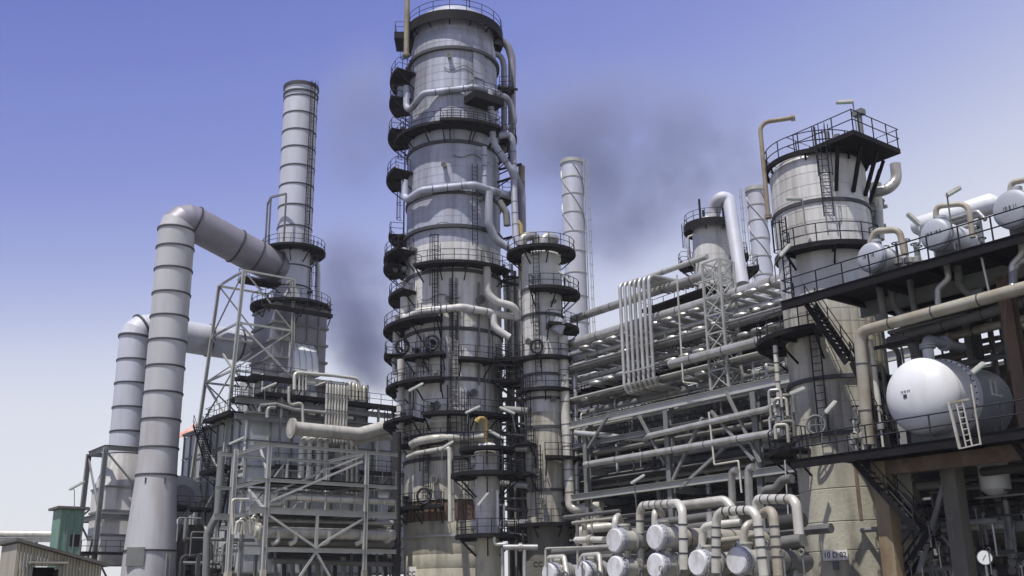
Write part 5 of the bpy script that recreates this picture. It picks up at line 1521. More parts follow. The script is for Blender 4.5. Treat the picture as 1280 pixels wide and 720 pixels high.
# ================================================================ heat exchangers in the foreground
XV = U(800, 690, 32.0).dot(EV)
def XP(px, py, dv=0.0): return V(px, py, XV + dv)
EX = [('small heat exchanger at the left end of the row, cut by the frame', 686, 717, 13, 6.5),
      ('small heat exchanger second from the left with a pale round end cover', 728, 715, 13.5, 6.5),
      ('upper of the left stacked pair of heat exchangers', 768, 675.5, 15, 7),
      ('lower of the left stacked pair of heat exchangers', 769, 710, 15, 7),
      ('upper of the right stacked pair of heat exchangers', 819, 671.5, 15.5, 7),
      ('lower of the right stacked pair of heat exchangers', 819.5, 707, 15.5, 7),
      ('single heat exchanger between the banded pipe legs', 872, 703.5, 16.0, 4.6),
      ('rightmost heat exchanger, long and dark behind its pale cover', 921, 701, 17, 4.3)]
EXO = []
for i, (lab, px, py, hh, L) in enumerate(EX):
    c = XP(px, py)
    r_ = m_of(hh, c)
    t = thing('heat_exchanger', lab, 'heat exchanger', Vector((c.x, c.y, c.z - r_)), 'heat exchangers in the foreground row')
    part('end_cover', MB().lathe(c, EV, [(-.06, r_ * .88), (-.02, r_ * .97), (.10, r_)], 36), COVER, t)
    part('flange', MB().lathe(c, EV, [(.10, r_ * .9), (.105, r_ * 1.06), (.19, r_ * 1.06), (.2, r_ * .95), (.24, r_ * .95), (.25, r_ * 1.06), (.34, r_ * 1.06), (.345, r_ * .9)], 36), VGREY, t)
    nbolt = 20
    me = MB().cyl((0, 0, 0), EV * .33, .022, None, 6).mesh('bolt', PIPE, (0, 0, 0), 0)
    for k in range(nbolt):
        a = 2 * math.pi * k / nbolt
        inst('bolt', me, t, c + DV * (r_ * 1.01 * math.cos(a)) + ZV * (r_ * 1.01 * math.sin(a)) + EV * .06)
    part('channel', MB().lathe(c, EV, [(.34, r_ * .9), (.9, r_ * .9)], 32), PIPEW, t)
    part('flange', MB().lathe(c, EV, [(.9, r_ * .9), (.905, r_ * 1.07), (1.0, r_ * 1.07), (1.02, r_ * .97), (1.05, r_ * .97), (1.06, r_ * 1.07), (1.16, r_ * 1.07), (1.165, r_ * .9)], 32), PIPE, t)
    part('shell', MB().lathe(c, EV, [(1.165, r_ * .86), (L - .4, r_ * .86), (L - .2, r_ * .7), (L, .01)], 32), PIPEO if i not in (7,) else PIPED, t)
    bands = MB()
    for k in range(int((L - 2) / .9)):
        bands.lathe(c, EV, [(1.7 + k * .9, r_ * .80), (1.7 + k * .9, r_ * .89), (1.76 + k * .9, r_ * .89), (1.76 + k * .9, r_ * .80)], 32)
    part('band', bands, RING, t, kind='stuff')
    part('nozzle', MB().cyl(c + EV * .62, c + EV * .62 + ZV * (r_ * 1.35), r_ * .36, None, 16).cyl(c + EV * .62 + ZV * (r_ * 1.22), c + EV * .62 + ZV * (r_ * 1.37), r_ * .52, None, 16), PIPEW, t)
    part('lifting_lug', MB().box(c + EV * .15 + ZV * (r_ * 1.15), EV * .03, DV * .05, ZV * .12), VGREY, t)
    for v_ in (2.0, L - 1.4):
        part('saddle', MB().box(c + EV * v_ - ZV * (r_ * .98), EV * .14, DV * (r_ * .75), ZV * (r_ * .3)), STEELG, t)
        if i not in (2, 4):
            part('pier', MB().box(Vector((*(c + EV * v_).xy, (c.z - r_ * 1.28) / 2)), EV * .25, DV * (r_ * .8), ZV * ((c.z - r_ * 1.28) / 2)), CONC, t)
        else:
            part('support_post', MB().box(c + EV * v_ - ZV * (r_ * 1.5), EV * .12, DV * (r_ * .5), ZV * (r_ * .25)), STEELG, t)
    EXO.append((c, r_))
def loop(label, pts, r_, m=PIPEW, dv=0.0, bands=.55, **kw):
    return pipe(label, [XP(x, y, dv + (d[0] if d else 0)) for x, y, *d in pts], r_, m, bands=bands, **kw)
loop('left fat cream pipe arch looping over the stacked exchangers', [(800, 704, 1.2), (800, 632, 1.2), (847, 629, .2), (853, 636, -.1), (855, 712, -.1)], .175, rb=.42)
loop('long cream pipe running behind the left arch and dipping at its right end', [(850, 632, 1.4), (906, 625, 1.8), (914, 634, 1.8), (918, 650, 1.8)], .19, rb=.4, bands=0)
loop('middle banded cream pipe arch straddling the single exchanger', [(895, 716, -.5), (895.5, 640, -.5), (945, 637, -.6), (955, 720, -.6)], .175, rb=.45, bands=.36)
loop('dull banded pipe leg just right of the middle arch', [(954, 642, .6), (966, 636, .3), (973, 720, .2)], .185, PIPEO, rb=.5, bands=.36)
loop('right cream pipe arch with its leg beside the concrete tower', [(946, 640, 2.6), (946, 624, 2.6), (995, 624, 1.6), (999, 668, 1.6)], .19, rb=.42, bands=.6)
loop('short cream hook pipe rising from the single exchanger', [(877, 690, .6), (878.5, 659, .6), (892, 656, .6), (926, 653, 1.0)], .15, rb=.3, bands=0, flanges=(.05,))
loop('cream hook pipe rising from the rightmost exchanger', [(928, 690, .6), (931, 660, .6), (936, 655, .8), (950, 652, 1.6)], .15, rb=.3, bands=0, flanges=(.05,))
loop('stubby pale elbow on the upper left stacked exchanger', [(768.5, 662, .62), (769, 648, .62), (773, 645, 1.4), (776, 652, 2.2)], .14, rb=.25, bands=0)
loop('stubby pale elbow on the upper right stacked exchanger', [(818.5, 658, .62), (818.5, 640, .62), (824, 637, 1.5), (828, 644, 2.2)], .14, rb=.25, bands=0)
loop('thin cream rail-like pipe over the small left exchangers', [(682, 709, -.2), (682, 685.5, -.2), (760, 683, -.2)], .05, rb=.1, bands=0)
loop('thin cream pipe standing over the second small exchanger', [(722, 706, -.1), (722, 684, -.1)], .05, bands=0)
loop('cream pipe hooked over the small left exchanger', [(684, 712, .6), (685, 697, .6), (705, 696, .6), (709, 720, .3)], .12, rb=.22, bands=0)
loop('cream pipe hooked over the second small exchanger', [(726, 708, .6), (727, 695, .6), (749, 693, .6), (751, 720, .3)], .12, rb=.22, bands=0)
loop('cream pipe lying left of the stacked exchangers', [(720, 675, 2.2), (738, 674.5, 2.2), (755, 675, 2.2)], .15, bands=0, flanges=(1.0,))
loop('dull pipe lying behind the stacked exchangers at their left', [(692, 690, 4), (762, 684, 4)], .17, PIPED, bands=0)
loop('dark pipe lying behind the arches at mid height', [(818, 655, 4), (905, 643, 4)], .2, PIPED, bands=0)
loop('dark pipe lying lower behind the arches', [(815, 668, 5), (900, 655, 5)], .24, PIPED, bands=0)
loop('dark pipe lying right of the arches below the right cream arch', [(965, 655, 4), (1004, 650, 4)], .3, PIPEB, bands=0)
loop('dark pipe lying right of the arches at the lowest level', [(970, 680, 3.5), (1004, 675, 3.5)], .26, PIPED, bands=0)
loop('brown-stained short pipe between the two hook pipes', [(902, 676, 3), (930, 673, 3), (945, 668, 3)], .13, PIPEO, bands=0)
loop('dull cranked pipe behind the right cream arch', [(955, 615, 6), (960, 612, 6), (970, 611, 6), (978, 600, 6), (990, 598, 6)], .2, PIPED, rb=.4, bands=0)
loop('upright dull pipe between the left arch and the middle arch', [(887, 640, 2.5), (888, 672, 2.5)], .14, PIPE, bands=0)
rnd = random.Random(31)
for k in range(26):
    x_ = rnd.uniform(700, 925); y_ = rnd.uniform(640, 700); dv = rnd.uniform(5, 11)
    a = XP(x_, y_, dv)
    q = [a, a - ZV * rnd.uniform(1, 4)] if k % 2 else [a - DV * rnd.uniform(2, 6), a, a + EV * 1.2]
    pipe('shaded small pipe tangled behind the exchanger row', q, rnd.choice([.07, .1, .16, .22]), rnd.choice([PIPED, PIPEB, PIPEO]), stuff='small shaded pipes tangled behind the exchanger row', n=8)
for k in range(16):
    x_ = 705 + k * 20 + rnd.uniform(-4, 4)
    a = XP(x_, 735, -.2 + rnd.uniform(0, .8)); h = rnd.uniform(.5, 1.6)
    t = thing('valve', ORDS[k] + ' from the left of the small hand valves low among the exchangers', 'valve', a, 'hand valves among the exchangers')
    part('stem', MB().cyl(a, a + ZV * h, .035, None, 6), RAILG, t)
    part('handwheel', MB().tube([a + ZV * h + DV * (.11 * math.cos(R(j * 45))) + ZV * (.11 * math.sin(R(j * 45))) - EV * .05 for j in range(8)], .025, 5, closed=True), (BROWN, RAILG, PIPED)[k % 3], t)
    part('bonnet', MB().lathe(a, ZV, [(0, .14), (.25, .14), (.4, .06)], 10), PIPEW, t)
for k in range(12):
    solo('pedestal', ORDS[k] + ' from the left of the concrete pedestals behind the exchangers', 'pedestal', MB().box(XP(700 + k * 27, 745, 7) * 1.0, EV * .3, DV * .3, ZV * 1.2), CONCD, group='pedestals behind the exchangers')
# ================================================================ the concrete-footed column on the right
d2 = Column(1033, 330, 54.0)
d2r = d2.r(59, 330)
D2R = lambda z: d2r * (1.0 if z > d2.z(300) else .985)
t = D2T = thing('distillation_column', 'right-hand column on a stained concrete foot, its sign plate lettered 10 D 02', 'column', d2.base)
dzt = d2.z(221); dzs = d2.z(578)
clad(t, d2, D2R, dzs, dzt, .7, lambda z: CLADW if z > d2.z(395) else CLADB, 34)
part('top_head', MB().lathe(d2.base + ZV * dzt, ZV, [(0, d2r), (.4, d2r * .95), (.9, d2r * .75), (1.3, d2r * .4), (1.4, .001)], 48), CLADW, t)
for a, b in zip([0, d2.z(690), d2.z(655), d2.z(615)], [d2.z(690), d2.z(655), d2.z(615), dzs - .02]):
    part('skirt_course', MB().lathe(d2.base, ZV, [(a, d2r - .02), (a + .04, d2r + .02), (b - .04, d2r + .02), (b, d2r - .02)], 56), CONC, t)
part('rust_streak', MB().add([d2.at(a, d2r + .035, z) for z in (d2.z(655), d2.z(580)) for a in (5, 7.5, 9)], [(0, 1, 4, 3), (1, 2, 5, 4)]), RUST, t)
for py, tk in ((250, .08), (303, .14), (470, .12), (540, .1)):
    z = d2.z(py, d2r); part('insulation_ring', hoop(d2, z, d2r, .2, tk), RING, t)
plat(t, d2, D2R, 211, -180, 180, .2, near=0, post=1.3)
plat(t, d2, D2R, 303, -38, 56, .85, post=1.2)
plat(t, d2, D2R, 417, -118, -12, 1.5, post=1.1)
plat(t, d2, D2R, 563, -128, -42, 1.4, post=1.1)
lad(d2, D2R, 8, 293, 206, t)
lad(d2, D2R, -45, 372, 304, t)
lad(d2, D2R, -20, 560, 424, t, cage=False)
lad(d2, D2R, 35, 725, 583, t, cage=True)
# raised crown platform
zc = d2.z(207)
cp = d2.at(50, d2r * .78, zc)
u0, v0 = cp.dot(DV), cp.dot(EV)
crn = [uv(u0 - 2.1, v0 - 2.1, zc), uv(u0 + 2.1, v0 - 2.1, zc), uv(u0 + 2.1, v0 + 2.1, zc), uv(u0 - 2.1, v0 + 2.1, zc)]
pl = part('crown_platform', MB().ubox(u0 - 2.1, u0 + 2.1, v0 - 2.1, v0 + 2.1, zc - .28, zc), DARK, t)
part('railing', rail_path(MB(), crn, 1.15, 1.25, closed=True), RAIL, pl)
for k, a in enumerate((20, 42, 64, 88, 108)):
    part('knee_brace', MB().beam(d2.at(a, d2r + .05, zc - 2.6), d2.at(a, d2r + 1.0, zc - .3), .16, .18), DARK, pl)
part('crown_valve', MB().cyl(uv(u0 + .3, v0, zc), uv(u0 + .3, v0, zc + 1.2), .16).cyl(uv(u0 + .9, v0, zc), uv(u0 + .9, v0, zc + 1.6), .12).cyl(uv(u0 + .1, v0, zc + .8), uv(u0 + 1.2, v0, zc + .8), .2).cyl(uv(u0 - 1.2, v0, zc), uv(u0 - 1.2, v0, zc + 1.9), .14).box(uv(u0 - 1.2, v0, zc + 1.9), DV * .3, EV * .2, ZV * .15), RAILG, t)
q = d2.on(1044, 694, .05, d2r)
o_ = (q - Vector((d2.x, d2.y, q.z))).normalized(); sd = Vector((-o_.y, o_.x, 0)); sd = sd if sd.x > 0 else -sd
sg = part('sign_plate', MB().box(q, sd * .64, o_ * .02, ZV * .24), SIGNW, t)
lettering('10 D 02', .36, q + o_ * .025, sd, ZV, sg)
q2 = d2.on(1045, 707, .08, d2r)
part('junction_box', MB().box(q2, sd * .13, o_ * .08, ZV * .2), RAILG, t)
def DY(px, py, dy=0): return P(px, py, d2.y + dy)
pipe('ochre-brown swan-neck vent pipe on the left shoulder of the right-hand column', [d2.at(-72, d2r + .35, d2.z(272)), d2.at(-72, d2r + .35, d2.z(152.5)), d2.at(-72, d2r + .35, d2.z(152.5)) + d2.s * 1.85], .13, BROWN, rb=.55, flanges=(2.0, .02))
pipe('grey overhead pipe curling under the crown of the right-hand column', [DY(1119, 205, -.2), DY(1121, 226, -.2), DY(1108, 238, -.2), DY(1092, 240, .3)], .3, PIPE, rb=.8)
pipe('upright pale pipe behind the right shoulder of the right-hand column', [DY(1094, 230, 1), DY(1098, 300, 1)], .34, PIPE)
for k, (x0, y0, x1, y1) in enumerate(((1086, 250, 1104, 256), (1086, 262, 1108, 258), (1084, 275, 1104, 250), (1088, 285, 1106, 282))):
    solo('strut', ['topmost', 'second', 'third', 'lowest'][k] + ' short grey strut behind the shoulder of the right-hand column', 'strut', MB().beam(DY(x0, y0, .5), DY(x1, y1, 1.4), .16, .2), STEELG, group='struts behind the right-hand column')
pipe('bright thin pipe down the left of the right-hand column', [DY(969, 432, -1.2), DY(974, 500, -1.2), DY(974, 530, -1.2)], .13, PIPEW, bands=.5)
for k in range(9):
    x_ = 962 + (k * 7) % 20; y_ = 505 + (k * 11) % 48
    a = DY(x_, y_, -1.8 + .3 * (k % 4))
    pipe(ORDS[(0, 3, 6, 1, 4, 7, 2, 5, 8)[k]] + ' from the left of the small valve pipes left of the right-hand column', [a, a + ZV * .7, a + ZV * .7 + d2.s * .6, a + d2.s * .6 - ZV * .2], .07 + .02 * (k % 3), (PIPE, PIPEW, PIPED)[k % 3], rb=.15, group='valve piping by the right-hand column')
q = d2.on(1020, 531, .9, d2r)
t = thing('hand_wheel', 'dark spoked hand wheel on the lower balcony of the right-hand column', 'hand wheel', q)
part('wheel_rim', MB().tube([q + d2.s * (.45 * math.cos(R(k * 24))) + ZV * (.45 * math.sin(R(k * 24))) for k in range(15)], .07, 6, closed=True), RAILG, t)
part('spoke', MB().beam(q - d2.s * .45, q + d2.s * .45, .05, .05).beam(q - ZV * .45, q + ZV * .45, .05, .05), RAILG, t)
pipe('thin wire-like conduit hanging left of the right-hand column', [DY(981, 575, -4.5), DY(991, 735, -4.5)], .035, PIPE)

# ================================================================ two-level drum structure at the right edge
KV = 41.4
def KP(px, py, dv=0.0): return V(px, py, KV + dv)
zU = (KP(985, 376).z + KP(1280, 290).z) / 2
zL = (KP(994, 578).z + KP(1279, 531).z) / 2
uA = KP(978, 380).dot(DV); uB = KP(1280, 290).dot(DV) - 9
uA2 = KP(990, 580).dot(DV)
d2u = d2.base.dot(DV); uM = d2u - d2r - .4        # right of the column
t = KT = thing('drum_structure', 'heavy two-level steel structure at the right edge carrying the white drums', 'steel structure', uv(uB + 6, KV + 4, 0))
def deck(u0, u1, v0, v1, z, nm, n, open_=False):
    for i in range(n):
        a, b = u0 + (u1 - u0) * i / n, u0 + (u1 - u0) * (i + 1) / n
        if open_:                              # open bar grating
            mb = MB()
            nb_ = int((v1 - v0) / .09)
            for j in range(nb_):
                mb.ubox(a + .015, b - .015, v0 + j * .09, v0 + j * .09 + .025, z - .05, z)
            for j in range(4):
                mb.ubox(a + .02 + (b - a - .08) * j / 3, a + .06 + (b - a - .08) * j / 3, v0, v1, z - .1, z - .052)
            part('floor_panel', mb, DARK, KT, kind='stuff', smooth=0)
            continue
        part(nm, MB().ubox(a + .015, b - .015, v0, v1, z - .12, z), DARK, KT)
v_walk = d2.base.dot(EV) - d2r - .15
deck(uM, uA, KV, min(v_walk, KV + 1.0), zU, 'deck_panel', 4)
deck(uB, uM, KV, KV + 10, zU, 'deck_panel', 10)
deck(uM, uA2, KV, min(v_walk, KV + .7), zL, 'deck_panel', 4)
deck(uB, uM, KV, KV + 10, zL, 'deck_panel', 10)
for z in (zU, zL):
    ul = uA if z == zU else uA2
    part('edge_beam', MB().ibeam(uv(uB, KV - .09, z - .26), uv(ul, KV - .09, z - .2), .12, .44), DARK, KT)
    for dv in (3.2, 6.5, 9.8):
        part('girder', MB().ibeam(uv(uB, KV + dv, z - .5), uv(uM, KV + dv, z - .5), .3, .7), RUST if z == zL and dv < 4 else STEELG, KT)
    for k in range(8):
        u_ = uM - .3 - k * 2.6
        if u_ > uB: part('joist', MB().ibeam(uv(u_, KV, z - .27), uv(u_, KV + 10, z - .272), .18, .28), DARK, KT)
part('railing', rail_path(MB(), [uv(uA - .05, KV + .95, zU), uv(uA - .05, KV + .03, zU), uv(uB, KV + .03, zU)], 1.12, 1.5, .035), RAIL, KT)
part('railing', rail_path(MB(), [uv(uA2 - .05, KV + .65, zL), uv(uA2 - .05, KV + .03, zL), uv(uB, KV + .03, zL)], 1.12, 1.6, .035), RAIL, KT)
uc = []
for px, py, dv, mm in ((1109, 640, 1.6, RUSTC), (1196, 640, 2.6, CONCD), (1275, 470, 3.4, RUST)):
    uu = KP(px, py, dv).dot(DV); uc.append(uu)
    zz = zU - .6 if mm == RUST else zL - .4
    part('column', MB().ibeam(uv(uu, KV + dv, .9), uv(uu, KV + dv, zz), .55, .55, t=.05) if mm == RUST else MB().ubox(uu - .36, uu + .36, KV + dv - .36, KV + dv + .36, 2.9 if mm == RUSTC else .8, zz), mm, KT)
    if mm == RUSTC: part('painted_foot', MB().ubox(uu - .365, uu + .365, KV + dv - .365, KV + dv + .365, 0, 2.9), REDP, KT)
    else: part('column_foot', MB().ubox(uu - .4, uu + .4, KV + dv - .4, KV + dv + .4, 0, .8), CONCD, KT)
for uu in (uc[0], uc[1], uc[2]):
    part('column', MB().ibeam(uv(uu, KV + 9.4, 0), uv(uu, KV + 9.4, zU - .6), .4, .4), RUST, KT)
    part('column', MB().ibeam(uv(uu + .2, KV + 6.2, zL + .0), uv(uu + .2, KV + 6.2, zU - .6), .32, .32), STEELG, KT)
part('rusty_girder', MB().ubox(uB, uc[0], KV + 1.3, KV + 1.7, zL - 1.05, zL - .42), RUST, KT)
part('brace', MB().beam(KP(1149, 715, 2.2), KP(1184, 592, 2.4), .2, .2), STEELG, KT)
part('brace', MB().beam(KP(1215, 712, 2.6), KP(1165, 655, 2.6), .14, .14), STEELG, KT)
part('brace', MB().beam(KP(1262, 545, 1.0), KP(1300, 600, 1.0), .2, .2), DARK, KT)
zm = KP(1170, 665, 4).z
part('beam', MB().ibeam(uv(uB, KV + 4, zm), uv(uM, KV + 4, zm), .3, .4), STEELG, KT)
part('mid_floor', MB().ubox(uB, uc[0] - .5, KV + 4.2, KV + 10, zm - .1, zm), DARK, KT)
part('railing', rail_path(MB(), [uv(uc[0] - .6, KV + 4.25, zm), uv(uB, KV + 4.25, zm)], 1.1, 1.4), RAIL, KT)
# stairs
s0 = uv(KP(1023, 396, 1.9).dot(DV), KV + 1.9, zU - .1); s1 = KP(1072, 457, 1.9)
stairs('dark stair flight descending from the upper drum deck across the right-hand column', s0 - EV * .5, Vector((*uv(s1.dot(DV), KV + 1.4).xy, s1.z)), .8, EV)
s2 = Vector((*uv(s1.dot(DV) - .3, KV + 1.4).xy, s1.z)); s3 = uv(KP(1115, 530, 1.4).dot(DV), KV + 1.4, zL)
stairs('second dark stair flight hidden behind the ochre pipe down to the lower drum deck', s2, s3, .8, EV)
a0 = KP(1070, 584, .9); a1 = KP(1150, 662, .9)
stairs('dark stair flight dropping below the lower drum deck behind the rust-stained pillar', Vector((*a0.xy, zL - .1)), a1, .85, EV)
b1 = KP(1120, 735, 2.4)
stairs('lowest dark stair flight turning back under the drum structure', a1 + EV * 1.2, Vector((*b1.xy, max(b1.z, .3))), .8, EV)

# drums on the upper deck
def drum(label, px, py, hw, L, text=None, dv=.5, hook=None):
    c = KP(px, py, dv); r_ = m_of(hw, c)
    t = thing('drum', label, 'drum', Vector((c.x, c.y, zU)))
    part('end_dish', MB().lathe(c, EV, [(-.12, .001), (-.10, r_ * .4), (-.05, r_ * .75), (0, r_ * .96), (.04, r_), (.12, r_)], 40), VGREY, t)
    part('flange', MB().lathe(c, EV, [(.12, r_ * 1.0), (.121, r_ * 1.05), (.2, r_ * 1.05), (.21, r_ * .97), (.26, r_ * .97), (.261, r_ * 1.05), (.34, r_ * 1.05), (.341, r_)], 40), VGREY, t)
    part('shell', MB().lathe(c, EV, [(.341, r_ * .96), (L - .35, r_ * .96), (L - .15, r_ * .75), (L, .001)], 40), WHITE, t)
    for v_ in (.9, L - .9):
        part('saddle', MB().box(c + EV * v_ + ZV * ((zU - c.z) / 2 - r_ * .3), EV * .1, DV * (r_ * .75), ZV * (abs(c.z - zU) / 2 - r_ * .3 + .02)), STEELG, t)
    part('nozzle', MB().cyl(c + EV * .7, c + EV * .7 + ZV * (r_ + .25), .16, None, 12).cyl(c + EV * .7 + ZV * (r_ + .15), c + EV * .7 + ZV * (r_ + .27), .26, None, 12), VGREY, t)
    if text:
        lettering(text, .21, c - EV * .125 + ZV * .02, -DV, ZV, t)
    return c, r_
drum('small grey-white drum on the upper deck right beside the column', 1087, 321, 18.5, 2.6, '10 E 10')
drum('middle grey-white drum on the upper deck behind the lamp pole', 1168, 292.5, 20, 2.8, '10 E 10 F')
drum('largest grey-white drum on the upper deck, cut by the right edge of the frame', 1264, 260.5, 24.5, 3.2, '10 E 11')
pipe('short cream hook pipe over the small deck drum', [KP(1088, 304, 1.1), KP(1093, 289, 1.1), KP(1124, 287, 1.4), KP(1131, 318, 1.4)], .16, PIPEO, rb=.4)
pipe('arched stained pipe over the middle deck drum', [KP(1170, 272, 1.1), KP(1170, 258, 1.1), KP(1210, 254, 1.4), KP(1216, 297, 1.4)], .13, PIPEO, rb=.5)
pipe('bent stained pipe on the top of the largest deck drum', [KP(1263, 240, 1.1), KP(1264, 228, 1.1), KP(1300, 222, 1.1)], .13, PIPEO, rb=.3)
a, b = along(KP(1148, 284, 4.6), KP(1240, 254, 4.6))
t = thing('long_vessel', 'long pale vessel lying behind the drums on the upper deck', 'vessel', Vector((a.x, a.y, zU)))
part('shell', MB().lathe(a, (b - a), [(-.4, .001), (-.25, .3), (0, .5), ((b - a).length, .5), ((b - a).length + .25, .3), ((b - a).length + .4, .001)], 32), WHITE, t)
for f in (.2, .8):
    q = a.lerp(b, f); part('leg', MB().beam(Vector((q.x, q.y, zU)), q - ZV * .45, .2, .2), STEELG, t)
pipe('thin pale branch pipe under the long deck vessel', [KP(1187, 275, 3.5), KP(1222, 264, 3.5), KP(1232, 275, 3.5)], .1, PIPE, rb=.2)
pipe('pale pair pipe leaving the middle drum towards the right', [KP(1190, 288, 2.0), KP(1208, 283, 2.6), KP(1222, 276, 3.2)], .13, PIPE)
rnd = random.Random(3)
for k in range(14):
    x_ = (1112, 1118, 1124, 1136, 1141, 1147, 1150, 1186, 1195, 1204, 1222, 1228, 1236, 1110)[k]
    a = KP(x_, 340 - (x_ - 1110) * .293, 1.6 + rnd.uniform(0, 2)); a.z = zU
    t = thing('valve_set', ORDS[sorted((1112, 1118, 1124, 1136, 1141, 1147, 1150, 1186, 1195, 1204, 1222, 1228, 1236, 1110)).index(x_)] + ' from the left of the upright valve sets on the upper deck', 'valve', a, 'valve sets on the upper deck')
    h = rnd.uniform(.9, 2.0)
    part('stem', MB().cyl(a, a + ZV * h, rnd.uniform(.05, .1), None, 8), RAILG, t)
    part('body', MB().lathe(a + ZV * (h * .4), ZV, [(0, .08), (.05, .2), (.3, .2), (.36, .08)], 12), (PIPEW, RAILG, PIPE)[k % 3], t)
    part('handwheel', MB().tube([a + ZV * h + DV * (.2 * math.cos(R(j * 45))) + EV * (.2 * math.sin(R(j * 45))) for j in range(8)], .03, 5, closed=True), RAIL, t)

# pipes hanging beneath the upper deck
pipe('fat ochre-stained pipe under the upper deck turning down past the stairs', [KP(1310, 352, .55), KP(1095, 409, .7), KP(1074, 415, .7), KP(1086, 556, .7)], .28, PIPEO, rb=.62, n=16, bands=2.2)
pipe('cream upright pipe beside the turned-down ochre pipe', [KP(1086, 425, 1.5), KP(1102, 545, 1.5)], .19, PIPEW, bands=2)
pipe('slim upright brown pipe between the two upright pipes', [KP(1082, 420, 1.3), KP(1096, 540, 1.3)], .1, BROWN)
pipe('straight stub pipe hanging below the small deck drum', [KP(1098, 352, 1.5), KP(1103, 382, 1.5), KP(1108, 410, 1.5)], .17, PIPED)
pipe('second stub pipe hanging below the small deck drum', [KP(1113, 350, 1.9), KP(1116, 380, 1.9), KP(1128, 395, 1.9), KP(1140, 393, 1.9)], .17, PIPED, rb=.4)
pipe('straight upright pipe hanging under the upper deck mid-way', [KP(1136, 342, 1.7), KP(1144, 393, 1.7)], .15, PIPED)
pipe('S-bent pale pipe hanging under the middle deck drum', [KP(1182, 325, .9), KP(1186, 348, .9), KP(1172, 361, .9), KP(1173, 392, .9)], .14, PIPE, rb=.28)
pipe('dark J-bent pipe hanging right of the S-bent one', [KP(1196, 325, 1.6), KP(1199, 355, 1.6), KP(1212, 369, 1.6), KP(1228, 364, 1.6)], .17, PIPED, rb=.4)
pipe('white angle-iron-like conduit slanting below the upper deck', [KP(1226, 318, .7), KP(1238, 372, .7)], .05, PIPEW)
pipe('S-bent silver pipe near the right edge under the upper deck', [KP(1277, 300, .8), KP(1277, 318, .8), KP(1265, 331, .8), KP(1266, 362, .8)], .14, PIPE, rb=.28)
pipe('silver pipe at the very right edge above the rusty column', [KP(1266, 362, .5), KP(1267, 330, 1.0), KP(1300, 318, 1.0)], .17, PIPE, rb=.4)
pipe('ochre-stained pipe crossing deep behind the big white vessel', [KP(1150, 430, 5), KP(1290, 396, 5)], .22, PIPEO, bands=2)
pipe('grey pipe crossing deep under the upper deck', [KP(1118, 425, 4.0), KP(1300, 372, 4.0)], .25, PIPED, bands=2)
pipe('dull elbow pipe behind the turned-down ochre pipe', [KP(1112, 428, 4), KP(1140, 424, 4), KP(1146, 440, 4), KP(1150, 480, 4)], .3, PIPED, rb=.6)
rnd = random.Random(77)
for k in range(34):
    x_ = rnd.uniform(1085, 1290); y_ = rnd.uniform(345, 470) - (x_ - 1085) * .16; dv = rnd.uniform(3.5, 9.5)
    a = KP(x_, y_, dv)
    a.z = min(a.z, zU - 1.0)
    q = ([a, a - ZV * rnd.uniform(1.5, 4)], [a, a + DV * rnd.uniform(2, 5)], [a, a + EV * 2, a + EV * 2 - ZV * 2])[k % 3]
    if k % 3 == 1 and q[1].dot(DV) > uM - .3: q[1] = q[0] - DV * 3
    pipe('shaded pipe tangled between the two drum decks', q, rnd.choice([.06, .1, .15, .2]), rnd.choice([PIPEB, PIPED, PIPED, BROWN]), stuff='shaded pipes tangled between the two drum decks', n=8)
for k in range(5):
    z_ = zL + 2.2 + k * 1.1
    solo('pipe_support', ['lowest', 'second lowest', 'middle', 'second highest', 'highest'][k] + ' dark cross beam deep between the two drum decks', 'beam', MB().ibeam(uv(uB + 2, KV + 6 + (k % 2) * 2.5, z_), uv(uM - .5, KV + 6 + (k % 2) * 2.5, z_), .2, .3), STEELG, group='cross beams between the drum decks')

# big white horizontal vessel on the lower deck
c = KP(1154, 495, 1.35)
r_ = m_of(48.5, c)
t = thing('pressure_vessel', 'big white round-ended pressure vessel lying on the lower deck of the drum structure', 'pressure vessel', Vector((c.x, c.y, zL)))
pr = [(-r_ * .60 * math.sin(R(a)), max(.001, r_ * math.cos(R(a)))) for a in (90, 84, 76, 66, 54, 40, 26, 12, 0)]
part('end_dish', MB().lathe(c, EV, pr, 56), WHITE, t)
part('shell', MB().lathe(c, EV, [(0, r_), (1.35, r_)], 56), WHITE, t)
part('body_flange', MB().lathe(c, EV, [(1.35, r_), (1.351, r_ * 1.06), (1.52, r_ * 1.06), (1.53, r_ * .99), (1.56, r_ * .99), (1.561, r_ * 1.06), (1.74, r_ * 1.06), (1.741, r_)], 56), WHITE, t)
me = MB().cyl((0, 0, 0), EV * .46, .04, None, 6).mesh('bolt', RING, (0, 0, 0), 0)
for k in range(40):
    a = 2 * math.pi * k / 40
    inst('bolt', me, t, c + EV * 1.32 + DV * (r_ * 1.03 * math.cos(a)) + ZV * (r_ * 1.03 * math.sin(a)))
part('rear_shell', MB().lathe(c, EV, [(1.741, r_ * .99), (4.6, r_ * .99), (5.1, r_ * .8), (5.4, r_ * .4), (5.5, .001)], 56), VGREY, t)
for v_ in (.7, 3.6):
    part('saddle', MB().box(uv(c.dot(DV), c.dot(EV) + v_, (zL + c.z - r_ * .72) / 2), EV * .12, DV * (r_ * .7), ZV * ((c.z - r_ * .72 - zL) / 2)), STEELG, t)
nq = c + EV * .9
part('nozzle', MB().cyl(nq + ZV * (r_ * .9), nq + ZV * (r_ + .5), .25, None, 18), WHITE, t)
part('name_plate', MB().box(c - EV * (r_ * .585) + DV * .25 - ZV * .08, EV * .03, DV * .09, ZV * .08), INK, t)
lettering('10 D 03', .15, c - EV * (r_ * .60) + DV * .22 + ZV * .12, -DV, ZV, t)
